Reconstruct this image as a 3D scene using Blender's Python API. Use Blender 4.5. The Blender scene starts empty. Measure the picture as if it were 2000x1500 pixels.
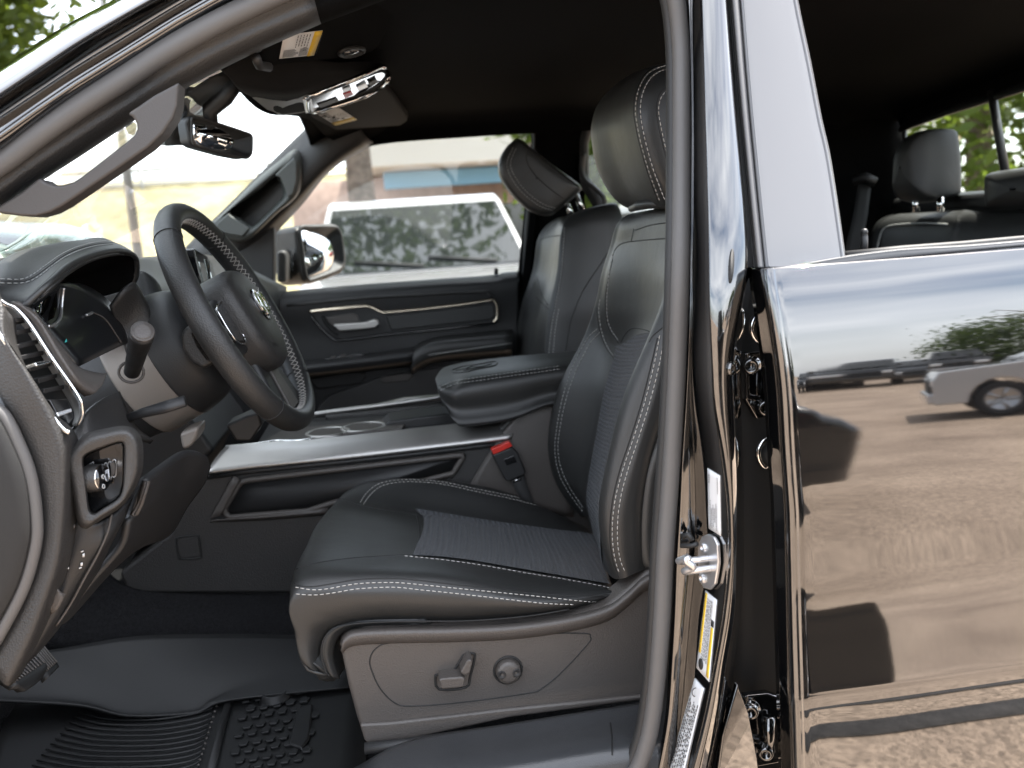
import bpy, bmesh, math, random
from mathutils import Vector as V, Matrix
from mathutils.bvhtree import BVHTree
random.seed(7)
SC = bpy.context.scene
COL = SC.collection
# ---------------------------------------------------------------- camera
YAW, PITCH, ROLL, FPX, CAMH = math.radians(8.0), math.radians(9.5), math.radians(4.0), 1700.0, 1.46
_f = V((math.sin(YAW)*math.cos(PITCH), math.cos(YAW)*math.cos(PITCH), -math.sin(PITCH)))
_r0 = V((math.cos(YAW), -math.sin(YAW), 0)); _u0 = _r0.cross(_f)
_R = _r0*math.cos(ROLL) - _u0*math.sin(ROLL); _U = _r0*math.sin(ROLL) + _u0*math.cos(ROLL)
CAM = V((0, 0, CAMH))
cd = bpy.data.cameras.new('camera'); cam = bpy.data.objects.new('camera', cd); COL.objects.link(cam)
m = Matrix((( _R.x, _U.x, -_f.x, 0), (_R.y, _U.y, -_f.y, 0), (_R.z, _U.z, -_f.z, CAMH), (0, 0, 0, 1)))
cam.matrix_world = m
cd.sensor_width = 36; cd.lens = 36*FPX/2000; cd.clip_start = 0.02; cd.clip_end = 2000
cd.dof.use_dof = True; cd.dof.focus_distance = 1.15; cd.dof.aperture_fstop = 4.5; cd.dof.aperture_blades = 7
SC.camera = cam
# ---------------------------------------------------------------- sky and sun
SUN_EL, SUN_AZ = math.radians(63), math.atan2(0.17, 0.75)       # the sun stands high, behind the truck and a little to its far side
w = bpy.data.worlds.new('World'); SC.world = w; w.use_nodes = True
nt = w.node_tree; nt.nodes.clear()
o_ = nt.nodes.new('ShaderNodeOutputWorld'); bg = nt.nodes.new('ShaderNodeBackground')
sky = nt.nodes.new('ShaderNodeTexSky'); sky.sky_type = 'NISHITA'; sky.sun_disc = False
sky.sun_elevation = SUN_EL; sky.sun_rotation = math.pi/2 - SUN_AZ
sky.dust_density = 2.0
tc = nt.nodes.new('ShaderNodeTexCoord'); mp = nt.nodes.new('ShaderNodeMapping'); mp.inputs['Scale'].default_value = (1.2, 1.2, 5)
nz = nt.nodes.new('ShaderNodeTexNoise'); nz.inputs['Scale'].default_value = 1.15; nz.inputs['Detail'].default_value = 3; nz.inputs['Roughness'].default_value = .55
rp = nt.nodes.new('ShaderNodeValToRGB'); rp.color_ramp.elements[0].position = .27; rp.color_ramp.elements[1].position = .78
mx = nt.nodes.new('ShaderNodeMix'); mx.data_type = 'RGBA'; mx.inputs['B'].default_value = (11, 11.3, 11.8, 1)
L = nt.links.new
L(tc.outputs['Generated'], mp.inputs['Vector']); L(mp.outputs['Vector'], nz.inputs['Vector']); L(nz.outputs['Fac'], rp.inputs['Fac'])
L(rp.outputs['Color'], mx.inputs['Factor']); L(sky.outputs['Color'], mx.inputs['A']); L(mx.outputs['Result'], bg.inputs['Color'])
bg.inputs['Strength'].default_value = 0.11; L(bg.outputs['Background'], o_.inputs['Surface'])
sd = bpy.data.lights.new('sun', 'SUN'); sd.energy = 4.2; sd.angle = math.radians(.53); sd.color = (1, .95, .88)
sun = bpy.data.objects.new('sun', sd); COL.objects.link(sun)
sdir = V((math.cos(SUN_EL)*math.cos(SUN_AZ), math.cos(SUN_EL)*math.sin(SUN_AZ), math.sin(SUN_EL)))
sun.rotation_euler = sdir.to_track_quat('Z', 'Y').to_euler(); sun.location = (0, 0, 12)
SC.view_settings.view_transform = 'Standard'; SC.view_settings.look = 'None'; SC.view_settings.gamma = 1
SC.view_settings.exposure = 2.25
SC.cycles.max_bounces = 10; SC.cycles.transparent_max_bounces = 16; SC.cycles.sample_clamp_indirect = 12
SC.cycles.caustics_reflective = False; SC.cycles.caustics_refractive = False
SC.cycles.use_denoising = True

# ---------------------------------------------------------------- helpers
def ray(px, py): return _R*((px-1000)/FPX) - _U*((py-750)/FPX) + _f
def P(px, py, y): d = ray(px, py); return CAM + d*(y/d.y)          # a photo pixel on the plane a stated distance across the truck
def PN(px, py, p0, n): d = ray(px, py); return CAM + d*((p0-CAM).dot(n)/d.dot(n))
def PX(px, py, x): d = ray(px, py); return CAM + d*(x/d.x)
def PZ(px, py, z): d = ray(px, py); return CAM + d*((z-CAMH)/d.z)
def PP(*a): return [P(*q) for q in a]
def cr(p0, p1, p2, p3, t):
    return (p1*2 + (p2-p0)*t + (p0*2-p1*5+p2*4-p3)*(t*t) + (p1*3-p0-p2*3+p3)*(t*t*t))*.5
def cval(pts, t, closed=False, lin=False):
    n = len(pts)
    if closed:
        i = int(math.floor(t)); f = t-i
        if lin: return pts[i % n].lerp(pts[(i+1) % n], f)
        return cr(pts[(i-1) % n], pts[i % n], pts[(i+1) % n], pts[(i+2) % n], f)
    t = min(max(t, 0), n-1); i = min(int(t), n-2); f = t-i
    if lin: return pts[i].lerp(pts[i+1], f)
    a = pts[i-1] if i > 0 else pts[0]*2-pts[1]
    b = pts[i+2] if i+2 < n else pts[n-1]*2-pts[n-2]
    return cr(a, pts[i], pts[i+1], b, f)
def curve(pts, n=8, closed=False, lin=False):
    pts = [V(p) for p in pts]
    k = len(pts) if closed else len(pts)-1
    r = [cval(pts, i/n, closed, lin) for i in range(k*n)]
    if not closed: r.append(pts[-1].copy())
    return r
def surf(rows, cu=False, cv=False, lu=False, lv=False):
    rows = [[V(p) for p in r] for r in rows]
    def S(u, v): return cval([cval(r, v, cv, lv) for r in rows], u, cu, lu)
    S.nu = len(rows) if cu else len(rows)-1; S.nv = len(rows[0]) if cv else len(rows[0])-1; S.cu = cu; S.cv = cv
    return S
def snorm(S, u, v):
    e = .02; a = S(min(u+e, S.nu) if not S.cu else u+e, v)-S(max(u-e, 0) if not S.cu else u-e, v)
    b = S(u, min(v+e, S.nv) if not S.cv else v+e)-S(u, max(v-e, 0) if not S.cv else v-e)
    n = a.cross(b)
    if n.length < 1e-12: return V((0, -1, 0))
    n.normalize()
    return n if n.dot(CAM-S(u, v)) > 0 else -n
def grid(S, ku=6, kv=6, u0=0, u1=None, v0=0, v1=None, off=0.0):
    u1 = S.nu if u1 is None else u1; v1 = S.nv if v1 is None else v1
    nu = max(1, int(round((u1-u0)*ku))); nv = max(1, int(round((v1-v0)*kv)))
    fu = S.cu and u1-u0 == S.nu; fv = S.cv and v1-v0 == S.nv
    NU = nu if fu else nu+1; NV = nv if fv else nv+1
    vs = []
    for i in range(NU):
        for j in range(NV):
            u = u0+(u1-u0)*i/nu; v = v0+(v1-v0)*j/nv
            p = S(u, v)
            if off: p = p+snorm(S, u, v)*off
            vs.append(p)
    fs = [(i*NV+j, i*NV+(j+1) % NV, ((i+1) % NU)*NV+(j+1) % NV, ((i+1) % NU)*NV+j) for i in range(nu) for j in range(nv)]
    return vs, fs
def facecam(vs, fs):
    s = 0
    for f in fs:
        a, b, c = vs[f[0]], vs[f[1]], vs[f[2]]
        n = (b-a).cross(c-a); d = CAM-a
        s += n.dot(d)/(d.length**3+1e-9)
    return fs if s >= 0 else [tuple(reversed(f)) for f in fs]
def join(*parts):
    vs, fs = [], []
    for v, f in parts:
        k = len(vs); vs += list(v); fs += [tuple(i+k for i in q) for q in f]
    return vs, fs
def mk(name, geo, mat, parent=None, smooth=True, bevel=0, seg=3, solid=0, sub=0, label=None, kind=None, face=False, fix=None, sharp=None):
    vs, fs = geo
    if face or solid: fs = facecam(vs, fs)
    me = bpy.data.meshes.new(name); me.from_pydata([tuple(v) for v in vs], [], fs)
    if fix is None: fix = not (face or solid)
    if fix:
        bm = bmesh.new(); bm.from_mesh(me); bmesh.ops.recalc_face_normals(bm, faces=bm.faces); bm.to_mesh(me); bm.free()
    me.update(); me.materials.append(mat)
    if smooth: me.polygons.foreach_set('use_smooth', [True]*len(me.polygons))
    if sharp: me.set_sharp_from_angle(angle=math.radians(sharp))
    o = bpy.data.objects.new(name, me); COL.objects.link(o)
    if parent:
        o.parent = parent
        r = parent
        while r.parent: r = r.parent
        if parent is r: o.matrix_parent_inverse = Matrix.Translation(-r.location)
    if solid:
        s = o.modifiers.new('t', 'SOLIDIFY'); s.thickness = solid; s.offset = -1
    if sub:
        s = o.modifiers.new('s', 'SUBSURF'); s.levels = s.render_levels = sub
    if bevel:
        b = o.modifiers.new('b', 'BEVEL'); b.width = bevel; b.segments = seg; b.limit_method = 'ANGLE'; b.angle_limit = math.radians(32); b.harden_normals = True
    if label: o['label'] = label
    if kind: o['kind'] = kind
    return o
def prism(pts, vec):
    pts = [V(p) for p in pts]; n = len(pts); vec = V(vec)
    vs = pts+[p+vec for p in pts]
    fs = [tuple(range(n)), tuple(range(2*n-1, n-1, -1))]+[(i, i+n, (i+1) % n+n, (i+1) % n) for i in range(n)]
    a = sum((pts[i].cross(pts[(i+1) % n]) for i in range(n)), V((0, 0, 0)))
    if a.dot(vec) < 0: fs = [tuple(reversed(f)) for f in fs]
    fs = [tuple(reversed(f)) for f in fs]
    if a.dot(vec) < 0: pass
    return vs, fs
def ppx(poly, y0, dy, closed_curve=0):
    pts = [P(q[0], q[1], q[2] if len(q) > 2 else y0) for q in poly]
    if closed_curve: pts = curve(pts, closed_curve, True)
    return prism(pts, (0, dy, 0))
def box(c, s, M=None):
    c = V(c); h = V(s)*.5
    vs = [V((x*h.x, y*h.y, z*h.z)) for x in (-1, 1) for y in (-1, 1) for z in (-1, 1)]
    if M: vs = [M @ v for v in vs]
    return [c+v for v in vs], [(0, 1, 3, 2), (4, 6, 7, 5), (0, 4, 5, 1), (2, 3, 7, 6), (0, 2, 6, 4), (1, 5, 7, 3)]
def tube(pts, r, n=10, closed=False, cap=True, flat=1.0, up=None):
    pts = [V(p) for p in pts]; N = len(pts); vs = []; fs = []
    rr = r if isinstance(r, (list, tuple)) else [r]*N
    prev = V(up) if up else None
    for i, p in enumerate(pts):
        t = (pts[(i+1) % N]-pts[i-1]) if closed else (pts[min(i+1, N-1)]-pts[max(i-1, 0)])
        if t.length < 1e-9: t = V((0, 0, 1))
        t.normalize()
        if prev is None: prev = t.orthogonal()
        a = prev-t*prev.dot(t)
        if a.length < 1e-6: a = t.orthogonal()
        a.normalize()
        if not up: prev = a
        b = t.cross(a)
        for k in range(n):
            q = 2*math.pi*k/n
            vs.append(p+(a*math.cos(q)+b*math.sin(q)*flat)*rr[i])
    M = N if closed else N-1
    for i in range(M):
        for k in range(n):
            j = (i+1) % N
            fs.append((i*n+k, i*n+(k+1) % n, j*n+(k+1) % n, j*n+k))
    if cap and not closed:
        fs.append(tuple(range(n-1, -1, -1))); fs.append(tuple((N-1)*n+k for k in range(n)))
    return vs, fs
def sweep(pts, prof, up, closed=False):
    """a profile [(a, b)] swept along pts; a runs along up, b along tangent x up"""
    pts = [V(p) for p in pts]; N = len(pts); n = len(prof); vs = []; fs = []
    for i, p in enumerate(pts):
        t = (pts[(i+1) % N]-pts[i-1]) if closed else (pts[min(i+1, N-1)]-pts[max(i-1, 0)])
        t.normalize(); u = V(up); a = u-t*u.dot(t); a.normalize(); b = t.cross(a)
        vs += [p+a*q[0]+b*q[1] for q in prof]
    for i in range(N if closed else N-1):
        j = (i+1) % N
        fs += [(i*n+k, i*n+(k+1) % n, j*n+(k+1) % n, j*n+k) for k in range(n)]
    if not closed: fs += [tuple(range(n-1, -1, -1)), tuple((N-1)*n+k for k in range(n))]
    return vs, fs
def disc(c, ax, r, h, n=28, prof=None):
    """a turned solid: profile [(radius factor, height factor)] round an axis"""
    c = V(c); ax = V(ax).normalized(); a = ax.orthogonal().normalized(); b = ax.cross(a)
    prof = prof or [(0, 0), (1, 0), (1, 1), (0, 1)]
    vs = []; fs = []
    for (q, z) in prof:
        for k in range(n):
            t = 2*math.pi*k/n
            vs.append(c+(a*math.cos(t)+b*math.sin(t))*(r*max(q, 1e-4))+ax*(h*z))
    for i in range(len(prof)-1):
        for k in range(n): fs.append((i*n+k, i*n+(k+1) % n, (i+1)*n+(k+1) % n, (i+1)*n+k))
    return vs, fs
class Hit:
    """the surfaces a small detail is laid on: a photo pixel gives the point of the surface and its normal"""
    def __init__(s, *objs):
        bpy.context.view_layer.update(); dg = bpy.context.evaluated_depsgraph_get()
        s.t = []
        for o in objs:
            e = o.evaluated_get(dg); me = e.to_mesh(); mw = o.matrix_world
            s.t.append(BVHTree.FromPolygons([mw @ v.co for v in me.vertices], [tuple(p.vertices) for p in me.polygons])); e.to_mesh_clear()
    def __call__(s, px, py):
        d = ray(px, py).normalized(); best = None
        for t in s.t:
            loc, n, i, dist = t.ray_cast(CAM, d)
            if loc is not None and (best is None or dist < best[2]): best = (loc, n if n.dot(d) < 0 else -n, dist)
        return best
    def pt(s, px, py, off=0.0):
        h = s(px, py)
        return None if h is None else h[0]+h[1]*off
def pcurve(pxs, k=10):
    return [(q.x, q.y) for q in curve([V((a, b, 0)) for a, b in pxs], k)]
def laid(hit, pxs, off=0.0, k=10):
    r = []
    for a, b in pcurve(pxs, k):
        p = hit.pt(a, b, off)
        if p is not None and (not r or (p-r[-1]).length < .08): r.append(p)
    return r
def resample(pts, step):
    out = [pts[0]]; acc = 0
    for a, b in zip(pts, pts[1:]):
        l = (b-a).length
        if l < 1e-9: continue
        d = step-acc
        while d <= l: out.append(a.lerp(b, d/l)); d += step
        acc = (acc+l) % step if l+acc >= step else acc+l
    return out
def dashes(pts, ln=.0052, gap=.0026, r=.0007):
    if len(pts) < 2: return [], []
    q = resample(pts, ln+gap); g = []
    for a, b in zip(q, q[1:]):
        c = a.lerp(b, ln/(ln+gap)); t = c-a
        if t.length < ln*.4: continue
        g.append(tube([a, a.lerp(c, .5), c], [r*.75, r, r*.75], 5))
    return join(*g) if g else ([], [])
def stitching(hit, lines, parent, mat, r=.0007, ln=.0052, gap=.0026, off=.0004, label=None):
    g = [dashes(laid(hit, l, off), ln, gap, r) for l in lines]
    g = [q for q in g if q[0]]
    if g: return mk('stitching', join(*g), mat, parent, kind='stuff')
def seam(hit, lines, parent, mat, r=.0012, off=0.0, name='seam'):
    for l in lines:
        p = laid(hit, l, off)
        if len(p) > 2: mk(name, tube(p, r, 6), mat, parent)
def decal(name, hit, quad, mat, parent, nu=8, nv=4, off=.0008, th=.0006):
    """a sheet laid on a surface: quad = four photo pixels (top left, top right, bottom right, bottom left)"""
    a, b, c, d = [V((q[0], q[1], 0)) for q in quad]
    vs = []
    for i in range(nu+1):
        for j in range(nv+1):
            u, v = i/nu, j/nv; q = a.lerp(b, u).lerp(d.lerp(c, u), v)
            p = hit.pt(q.x, q.y, off)
            if p is None: p = vs[-1] if vs else CAM
            vs.append(p)
    fs = [(i*(nv+1)+j, i*(nv+1)+j+1, (i+1)*(nv+1)+j+1, (i+1)*(nv+1)+j) for i in range(nu) for j in range(nv)]
    return mk(name, (vs, fs), mat, parent, face=True, solid=th)
_fc = {}
def glyphs(txt):
    if txt in _fc: return _fc[txt]
    cu = bpy.data.curves.new('t', 'FONT'); cu.body = txt; cu.resolution_u = 2
    o = bpy.data.objects.new('t', cu); COL.objects.link(o); bpy.context.view_layer.update()
    me = o.to_mesh(); vs = [v.co.copy() for v in me.vertices]; fs = [tuple(p.vertices) for p in me.polygons]; o.to_mesh_clear()
    bpy.data.objects.remove(o)
    if vs:
        x0 = min(v.x for v in vs); x1 = max(v.x for v in vs); y0 = min(v.y for v in vs); y1 = max(v.y for v in vs)
        vs = [((v.x-x0)/(x1-x0+1e-9), (v.y-y0)/(y1-y0+1e-9)) for v in vs]
    _fc[txt] = (vs, fs); return _fc[txt]
def writing(hit, quad, items, mat, parent, off=.0018, name='lettering'):
    """flat print on a label: items = (text, u0, v0, u1, v1) in the quad, or None for a rule of print too small to read"""
    a, b, c, d = [V((q[0], q[1], 0)) for q in quad]; G = []
    def at(u, v):
        q = a.lerp(b, u).lerp(d.lerp(c, u), v); return hit.pt(q.x, q.y, off)
    for t, u0, v0, u1, v1 in items:
        if t: gv, gf = glyphs(t)
        else: gv, gf = [(0, 0), (1, 0), (1, 1), (0, 1)], [(0, 1, 2, 3)]
        pts = [at(u0+(u1-u0)*x, v1+(v0-v1)*y) for x, y in gv]
        if any(p is None for p in pts): continue
        G.append((pts, facecam(pts, gf)))
    if G: return mk(name, join(*G), mat, parent, smooth=False, kind='stuff' if len(items) > 3 else None)
# ---------------------------------------------------------------- materials
def mat(name, col, rough=.5, metal=0, bump=None, spec=.5, coat=0, ior=1.5, var=0, varscale=8, emis=None, sheen=0, rvar=0):
    M = bpy.data.materials.new(name); M.use_nodes = True; n = M.node_tree.nodes; l = M.node_tree.links.new; b = n['Principled BSDF']
    b.inputs['Base Color'].default_value = (*col, 1); b.inputs['Roughness'].default_value = rough; b.inputs['Metallic'].default_value = metal
    b.inputs['Specular IOR Level'].default_value = spec; b.inputs['IOR'].default_value = ior
    if coat: b.inputs['Coat Weight'].default_value = coat; b.inputs['Coat Roughness'].default_value = .02
    if sheen: b.inputs['Sheen Weight'].default_value = sheen; b.inputs['Sheen Roughness'].default_value = .5
    t = n.new('ShaderNodeTexCoord')
    if bump:
        kind, sc, st, dist = bump
        if kind == 'voro':
            x = n.new('ShaderNodeTexVoronoi'); x.inputs['Scale'].default_value = sc; out = x.outputs['Distance']
        else:
            x = n.new('ShaderNodeTexNoise'); x.inputs['Scale'].default_value = sc; x.inputs['Detail'].default_value = 3; out = x.outputs['Fac']
        l(t.outputs['Object'], x.inputs['Vector'])
        bn = n.new('ShaderNodeBump'); bn.inputs['Strength'].default_value = st; bn.inputs['Distance'].default_value = dist
        l(out, bn.inputs['Height']); l(bn.outputs['Normal'], b.inputs['Normal'])
    if var or rvar:
        x = n.new('ShaderNodeTexNoise'); x.inputs['Scale'].default_value = varscale; x.inputs['Detail'].default_value = 5
        l(t.outputs['Object'], x.inputs['Vector'])
        if var:
            r = n.new('ShaderNodeValToRGB'); r.color_ramp.elements[0].position = .3; r.color_ramp.elements[1].position = .7
            r.color_ramp.elements[0].color = tuple(c*(1-var) for c in col)+(1,); r.color_ramp.elements[1].color = tuple(min(1, c*(1+var)) for c in col)+(1,)
            l(x.outputs['Fac'], r.inputs['Fac']); l(r.outputs['Color'], b.inputs['Base Color'])
        if rvar:
            r = n.new('ShaderNodeMapRange'); r.inputs['To Min'].default_value = rough-rvar; r.inputs['To Max'].default_value = rough+rvar
            l(x.outputs['Fac'], r.inputs['Value']); l(r.outputs['Result'], b.inputs['Roughness'])
    if emis: b.inputs['Emission Color'].default_value = (*emis[0], 1); b.inputs['Emission Strength'].default_value = emis[1]
    return M
def glass(name, tint=(.93, .96, .94), refl=1.0):
    M = bpy.data.materials.new(name); M.use_nodes = True; n = M.node_tree.nodes; n.clear(); l = M.node_tree.links.new
    o = n.new('ShaderNodeOutputMaterial'); a = n.new('ShaderNodeBsdfTransparent'); a.inputs[0].default_value = (*tint, 1)
    g = n.new('ShaderNodeBsdfGlossy'); g.inputs['Roughness'].default_value = .01
    ge = n.new('ShaderNodeNewGeometry'); dt = n.new('ShaderNodeVectorMath'); dt.operation = 'DOT_PRODUCT'; l(ge.outputs['Normal'], dt.inputs[0]); l(ge.outputs['Incoming'], dt.inputs[1])
    def mth(op, x, y=None, z=None):
        q = n.new('ShaderNodeMath'); q.operation = op
        for i, v in enumerate((x, y, z)):
            if v is None: continue
            if isinstance(v, (int, float)): q.inputs[i].default_value = v
            else: l(v, q.inputs[i])
        return q.outputs[0]
    f = mth('MULTIPLY_ADD', mth('POWER', mth('SUBTRACT', 1.0, mth('ABSOLUTE', dt.outputs['Value'])), 5.0), .955, .045)      # both faces of the pane
    k = n.new('ShaderNodeMath'); k.operation = 'MULTIPLY'; k.inputs[1].default_value = refl
    x = n.new('ShaderNodeMixShader'); l(f, k.inputs[0]); l(k.outputs[0], x.inputs[0]); l(a.outputs[0], x.inputs[1]); l(g.outputs[0], x.inputs[2]); l(x.outputs[0], o.inputs[0])
    return M
def creased(M):
    # slow puckers under the fine grain
    n = M.node_tree.nodes; l = M.node_tree.links.new; b = n['Principled BSDF']; fine = [q for q in n if q.type == 'BUMP'][0]
    t = n.new('ShaderNodeTexCoord'); a = n.new('ShaderNodeTexNoise'); a.inputs['Scale'].default_value = 17; a.inputs['Detail'].default_value = 4; a.inputs['Distortion'].default_value = .8
    k = n.new('ShaderNodeBump'); k.inputs['Strength'].default_value = .13; k.inputs['Distance'].default_value = .006
    l(t.outputs['Object'], a.inputs['Vector']); l(a.outputs['Fac'], k.inputs['Height']); l(k.outputs['Normal'], fine.inputs['Normal'])
def fabric_mat():
    M = mat('woven cloth', (.02, .022, .027), .85, spec=.25, sheen=.12)
    n = M.node_tree.nodes; l = M.node_tree.links.new; b = n['Principled BSDF']
    t = n.new('ShaderNodeTexCoord'); mp = n.new('ShaderNodeMapping'); mp.inputs['Rotation'].default_value = (0, math.radians(38), 0)
    br = n.new('ShaderNodeTexWave'); br.wave_type = 'BANDS'; br.bands_direction = 'X'; br.inputs['Scale'].default_value = 54; br.inputs['Distortion'].default_value = .35; br.inputs['Detail'].default_value = 2; br.inputs['Detail Scale'].default_value = 9
    w2 = n.new('ShaderNodeTexWave'); w2.wave_type = 'BANDS'; w2.bands_direction = 'Y'; w2.inputs['Scale'].default_value = 80; w2.inputs['Distortion'].default_value = .8; w2.inputs['Detail Scale'].default_value = 12
    nz = n.new('ShaderNodeTexNoise'); nz.inputs['Scale'].default_value = 480; nz.inputs['Detail'].default_value = 2
    l(t.outputs['Object'], mp.inputs['Vector'])
    for q in (br, w2, nz): l(mp.outputs['Vector'], q.inputs['Vector'])
    ad = n.new('ShaderNodeMath'); ad.operation = 'MULTIPLY_ADD'; l(br.outputs['Fac'], ad.inputs[0]); l(w2.outputs['Fac'], ad.inputs[1]); l(nz.outputs['Fac'], ad.inputs[2])
    r = n.new('ShaderNodeValToRGB'); r.color_ramp.elements[0].position = .35; r.color_ramp.elements[0].color = (.007, .0075, .009, 1)
    r.color_ramp.elements[1].position = 1.15; r.color_ramp.elements[1].color = (.055, .06, .07, 1)
    l(ad.outputs[0], r.inputs['Fac']); l(r.outputs['Color'], b.inputs['Base Color'])
    bn = n.new('ShaderNodeBump'); bn.inputs['Strength'].default_value = .9; bn.inputs['Distance'].default_value = .002
    l(ad.outputs[0], bn.inputs['Height']); l(bn.outputs['Normal'], b.inputs['Normal'])
    return M
LEATHER = mat('black leather', (.0165, .0168, .0165), .47, bump=('voro', 520, .22, .0006), spec=.55, rvar=.05, varscale=14)
creased(LEATHER)
LEATHER2 = mat('perforated leather', (.02, .02, .02), .46, bump=('voro', 430, .45, .0008), spec=.5)
FABRIC = fabric_mat()
THREAD = mat('light grey thread', (.40, .385, .36), .7, bump=('noise', 900, .2, .0003))
THREADD = mat('grey thread', (.30, .30, .29), .7, bump=('noise', 900, .2, .0003))
PLAST = mat('grained charcoal plastic', (.0225, .0215, .0208), .5, bump=('voro', 430, .5, .0008), spec=.5, rvar=.06, varscale=5)
PLASTD = mat('black plastic', (.014, .014, .0145), .5, bump=('voro', 620, .25, .0005), spec=.45, rvar=.06, varscale=6)
PLASTG = mat('grey grained plastic', (.056, .0495, .045), .48, bump=('voro', 430, .45, .0008), spec=.5, rvar=.05, varscale=6)
PLASTM = mat('soft grey trim plastic', (.042, .0385, .037), .5, bump=('voro', 620, .25, .0005), rvar=.05, varscale=6)
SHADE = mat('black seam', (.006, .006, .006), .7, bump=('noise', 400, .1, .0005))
CARPET = mat('black carpet', (.010, .010, .011), .95, bump=('noise', 420, 1.0, .004), spec=.15, var=.5, varscale=180)
LINER = mat('black headliner cloth', (.0032, .0033, .0035), .95, bump=('noise', 420, .5, .001), spec=.06, var=.08, varscale=40)
LINER2 = mat('dark visor cloth', (.0075, .0075, .0078), .85, bump=('noise', 420, .5, .001), spec=.2)
RUBBER = mat('grey rubber seal', (.078, .075, .073), .55, bump=('noise', 300, .12, .0005), rvar=.08, varscale=20)
RUBBERD = mat('black rubber', (.012, .012, .012), .6, bump=('noise', 300, .15, .0006))
MATRUB = mat('floor mat rubber', (.0042, .0044, .0048), .6, bump=('noise', 260, .2, .0006), rvar=.06, varscale=12)
PAINT = mat('black car paint', (.0025, .0025, .0027), .03, coat=1, ior=2.0, spec=.5, bump=('noise', 220, .004, .0004))
SATIN = mat('satin grey pillar film', (.12, .123, .13), .3, bump=('noise', 160, .03, .0004), rvar=.05, varscale=6)
SATINS = mat('grey belt moulding', (.085, .085, .087), .5, bump=('noise', 200, .05, .0004), rvar=.06, varscale=10)
CHROME = mat('chrome', (.75, .75, .74), .08, 1, bump=('noise', 120, .02, .0003))
CHAMP = mat('champagne trim', (.78, .68, .54), .26, 1, bump=('noise', 120, .03, .0003))
SILVER = mat('brushed silver trim', (.42, .41, .395), .44, 1, bump=('noise', 500, .05, .0003), rvar=.06, varscale=9)
ZINC = mat('zinc plated steel', (.62, .62, .63), .3, .85, bump=('noise', 350, .12, .0004))
GLOSSB = mat('piano black', (.004, .004, .0045), .05, coat=1, bump=('noise', 90, .01, .0003))
SHROUD = mat('warm grey shroud plastic', (.17, .15, .132), .42, .1, bump=('voro', 620, .15, .0004), rvar=.05, varscale=9)
PAPER = mat('white label paper', (.62, .63, .64), .5, bump=('noise', 300, .04, .0003))
YELLOW = mat('yellow label band', (.62, .42, .03), .5, bump=('noise', 300, .04, .0003))
INK = mat('black ink', (.02, .02, .02), .6, bump=('noise', 300, .04, .0003))
INKW = mat('white ink', (.6, .6, .6), .6, bump=('noise', 300, .04, .0003))
RED = mat('red plastic', (.55, .03, .02), .35, bump=('noise', 300, .05, .0004))
GLASS = glass('window glass', (.83, .86, .84)); GLASSR = glass('rear window glass', (.80, .84, .80))
MIRROR = mat('mirror', (.8, .82, .84), .015, 1, bump=('noise', 5, .004, .0003))
SCREEN = mat('dark screen glass', (.010, .0105, .0115), .3, coat=.12, bump=('noise', 40, .01, .0003))
WEB = mat('seat belt webbing', (.028, .028, .028), .7, bump=('noise', 500, .4, .0006))
# ================================================================ the truck
def thing(name, label, cat, loc=(0, 0, 0), rz=0, group=None):
    o = bpy.data.objects.new(name, None); COL.objects.link(o); o.location = loc; o.rotation_euler = (0, 0, rz); o.empty_display_size = .2
    o['label'] = label; o['category'] = cat
    if group: o['group'] = group
    return o
truck = thing('pickup_truck', 'glossy black pickup truck seen close through its open front doorway with black leather seats', 'pickup truck', (.5, 1.8, 0))
bpy.context.view_layer.update()
# ---- centre pillar, painted
tab = [(-90, 1340, 1350, 1368, 1416, 1420, 1424), (0, 1343, 1350, 1372, 1418, 1422, 1427), (200, 1349, 1354, 1378, 1432, 1437, 1441), (400, 1348, 1354, 1384, 1450, 1455, 1459),
       (520, 1346, 1352, 1386, 1456, 1462, 1469), (600, 1345, 1352, 1387, 1441, 1450, 1461), (700, 1342, 1350, 1390, 1425, 1434, 1447), (790, 1338, 1352, 1394, 1425, 1434, 1447),
       (900, 1332, 1358, 1410, 1433, 1440, 1452), (1000, 1328, 1361, 1420, 1437, 1442, 1453), (1100, 1322, 1360, 1421, 1437, 1441, 1453), (1200, 1318, 1350, 1411, 1430, 1437, 1447),
       (1300, 1312, 1341, 1394, 1413, 1421, 1434), (1400, 1305, 1331, 1375, 1396, 1405, 1424), (1500, 1288, 1313, 1350, 1373, 1385, 1410), (1620, 1262, 1285, 1318, 1345, 1358, 1390)]
def lean(y): return .10*(max(0, 640-y)/640)**1.5+max(0, y-900)/600*.012
rows = []
for y, a, b, c, d, e, g in tab:
    k = lean(y)
    rows.append([P(a-6, y, .962+k), P(a, y, .955+k), P((a+b)/2, y, .953+k), P(b-1, y, .953+k), P(b, y, .950+k), P(b*.5+c*.5, y, .915+k), P(c-1.5, y, .880+k), P(c+2, y, .874+k),
                 P((c+d)/2, y, .869+k), P(d-2, y, .872+k), P(e, y, .884+k), P(g, y, .93+k), P(g+6, y, .965+k), P(1580, y, .985+k)])
S = surf(rows, lv=True)
vs, fs = grid(S, 6, 1)
S = surf([[*r] for r in rows]); geo = grid(S, 6, 4, v1=11)
pillar = mk('centre_pillar', geo, PAINT, truck, face=True)
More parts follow.
